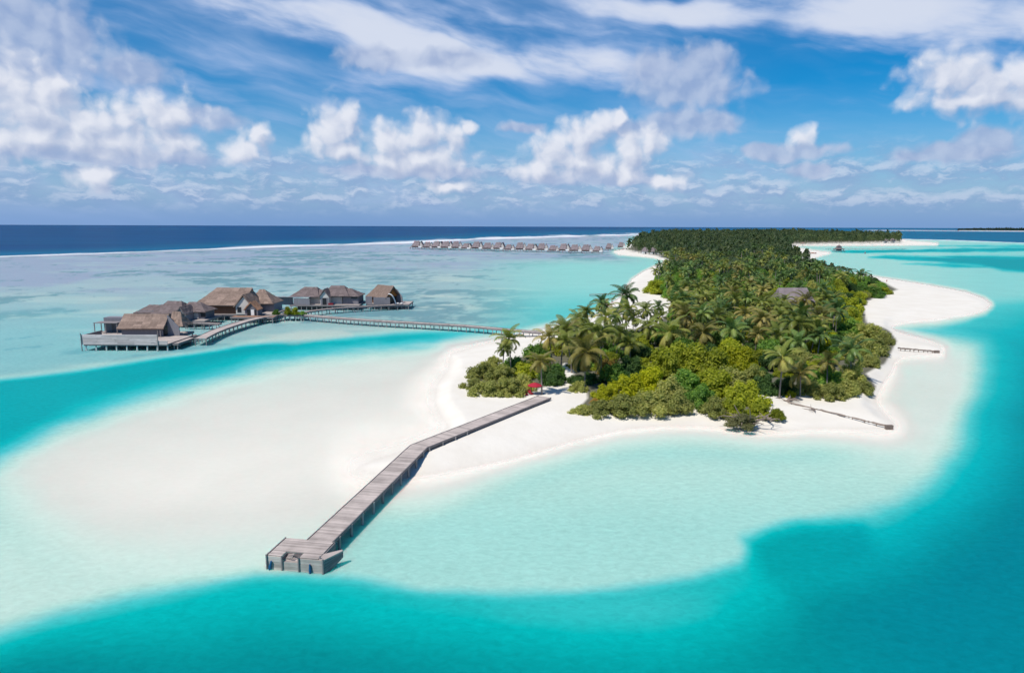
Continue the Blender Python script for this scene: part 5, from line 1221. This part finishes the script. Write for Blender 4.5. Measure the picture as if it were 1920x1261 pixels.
def mass(name, spots, mats, label, cat):
    AV, AF, AT, AM = [], [], [], []; off = 0
    for (x, y, h, isp) in spots:
        V, Fc, T = FARP[0 if isp else 1][rs.integers(5)]; a = rs.uniform(0, 6.28); ca, sa = math.cos(a), math.sin(a); w = h * (.62 if isp else rs.uniform(.42, .6))
        w = (max(9.5, h * .55) if isp else w)
        P = np.stack([(V[:, 0] * ca - V[:, 1] * sa) * w + x, (V[:, 0] * sa + V[:, 1] * ca) * w + y, V[:, 2] * h + .7], -1)
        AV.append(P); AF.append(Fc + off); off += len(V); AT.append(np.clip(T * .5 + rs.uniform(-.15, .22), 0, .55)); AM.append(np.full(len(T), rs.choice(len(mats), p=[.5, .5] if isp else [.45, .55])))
    V, Fc, T, Mi = np.concatenate(AV), np.concatenate(AF), np.concatenate(AT), np.concatenate(AM)
    me = bpy.data.meshes.new(name); me.vertices.add(len(V)); me.vertices.foreach_set('co', V.reshape(-1).astype(np.float32)); me.loops.add(Fc.size); me.loops.foreach_set('vertex_index', Fc.reshape(-1).astype(np.int32))
    me.polygons.add(len(Fc)); me.polygons.foreach_set('loop_start', np.arange(0, Fc.size, 4, dtype=np.int32)); me.update(calc_edges=True)
    for m in mats: me.materials.append(m)
    me.polygons.foreach_set('material_index', Mi.astype(np.int32)); at = me.attributes.new('tone', 'FLOAT', 'FACE'); at.data.foreach_set('value', T.astype(np.float32))
    o = bpy.data.objects.new(name, me); C.objects.link(o); o['kind'] = 'stuff'; o['label'] = label; o['category'] = cat; return o
spots = [(x, y, h * rs.choice([rs.uniform(.6, .85), rs.uniform(.8, 1.1), rs.uniform(1.1, 1.35)], p=[.4, .4, .2]), rs.random() < .42) for x, y, h in later]
ylim = 720
N2 = 60000; PXf = rs.uniform(1150, 1700, N2); inv = rs.uniform(1 / 3200, 1 / 700, N2)
# even density over the ground: sample in world
Yf = rs.uniform(715, 3100, N2); Xf = rs.uniform(100, 1900, N2); qf = Yf * math.cos(PITCH) + (H - .75) * math.sin(PITCH); PXf = CX + F * Xf / qf; PYf = CY + F * ((H - .75) * math.cos(PITCH) - Yf * math.sin(PITCH)) / qf
ok = sdist(PXf, PYf, VEG) < -.8; cnt = 0
for x, y in zip(Xf[ok], Yf[ok]):
    if not free(x, y, 2.9 + y / 900): continue
    take(x, y, 2.9 + y / 900); spots.append((x, y, ground_h(y) * rs.choice([rs.uniform(.55, .85), rs.uniform(.8, 1.1), rs.uniform(1.0, 1.25)], p=[.45, .4, .15]), rs.random() < .4)); cnt += 1
print('far wood', len(spots))
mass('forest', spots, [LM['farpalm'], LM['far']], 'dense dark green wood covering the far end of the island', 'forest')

# --- island on the horizon
def far_island():
    a, b = gp(1796, 432.4, 0), gp(2150, 435.5, 0); mb = MB(); n = 40; vs = []
    for i in range(n + 1):
        t = i / n; c = a.lerp(b, t); w = 260 * math.sin(math.pi * min(max(t, .02), .98)) ** .5 * 1.0
        vs += [(c.x, c.y - w * .5, -.5), (c.x, c.y - w * .35, 3), (c.x, c.y + w, 3), (c.x, c.y + w * 1.2, -.5)]
    mb.add(vs, [(i * 4 + k, i * 4 + 4 + k, i * 4 + 5 + k, i * 4 + 1 + k) for i in range(n) for k in range(3)])
    o = mb.build('far_island', bpy.data.materials['sand']); o['kind'] = 'structure'
    sp = []
    for k in range(900):
        t = rs.uniform(.01, .99); c = a.lerp(b, t); w = 260 * math.sin(math.pi * min(max(t, .02), .98)) ** .5; sp.append((c.x, c.y + rs.uniform(-.25, .9) * w, (34 if rs.random() < .8 else 42) * (.55 + .45 * math.sin(math.pi * t) ** .4) * rs.uniform(.75, 1.05), False))
    mass('forest', sp, [LM['far'], LM['far']], 'dark line of trees on the island at the horizon', 'forest')
far_island()
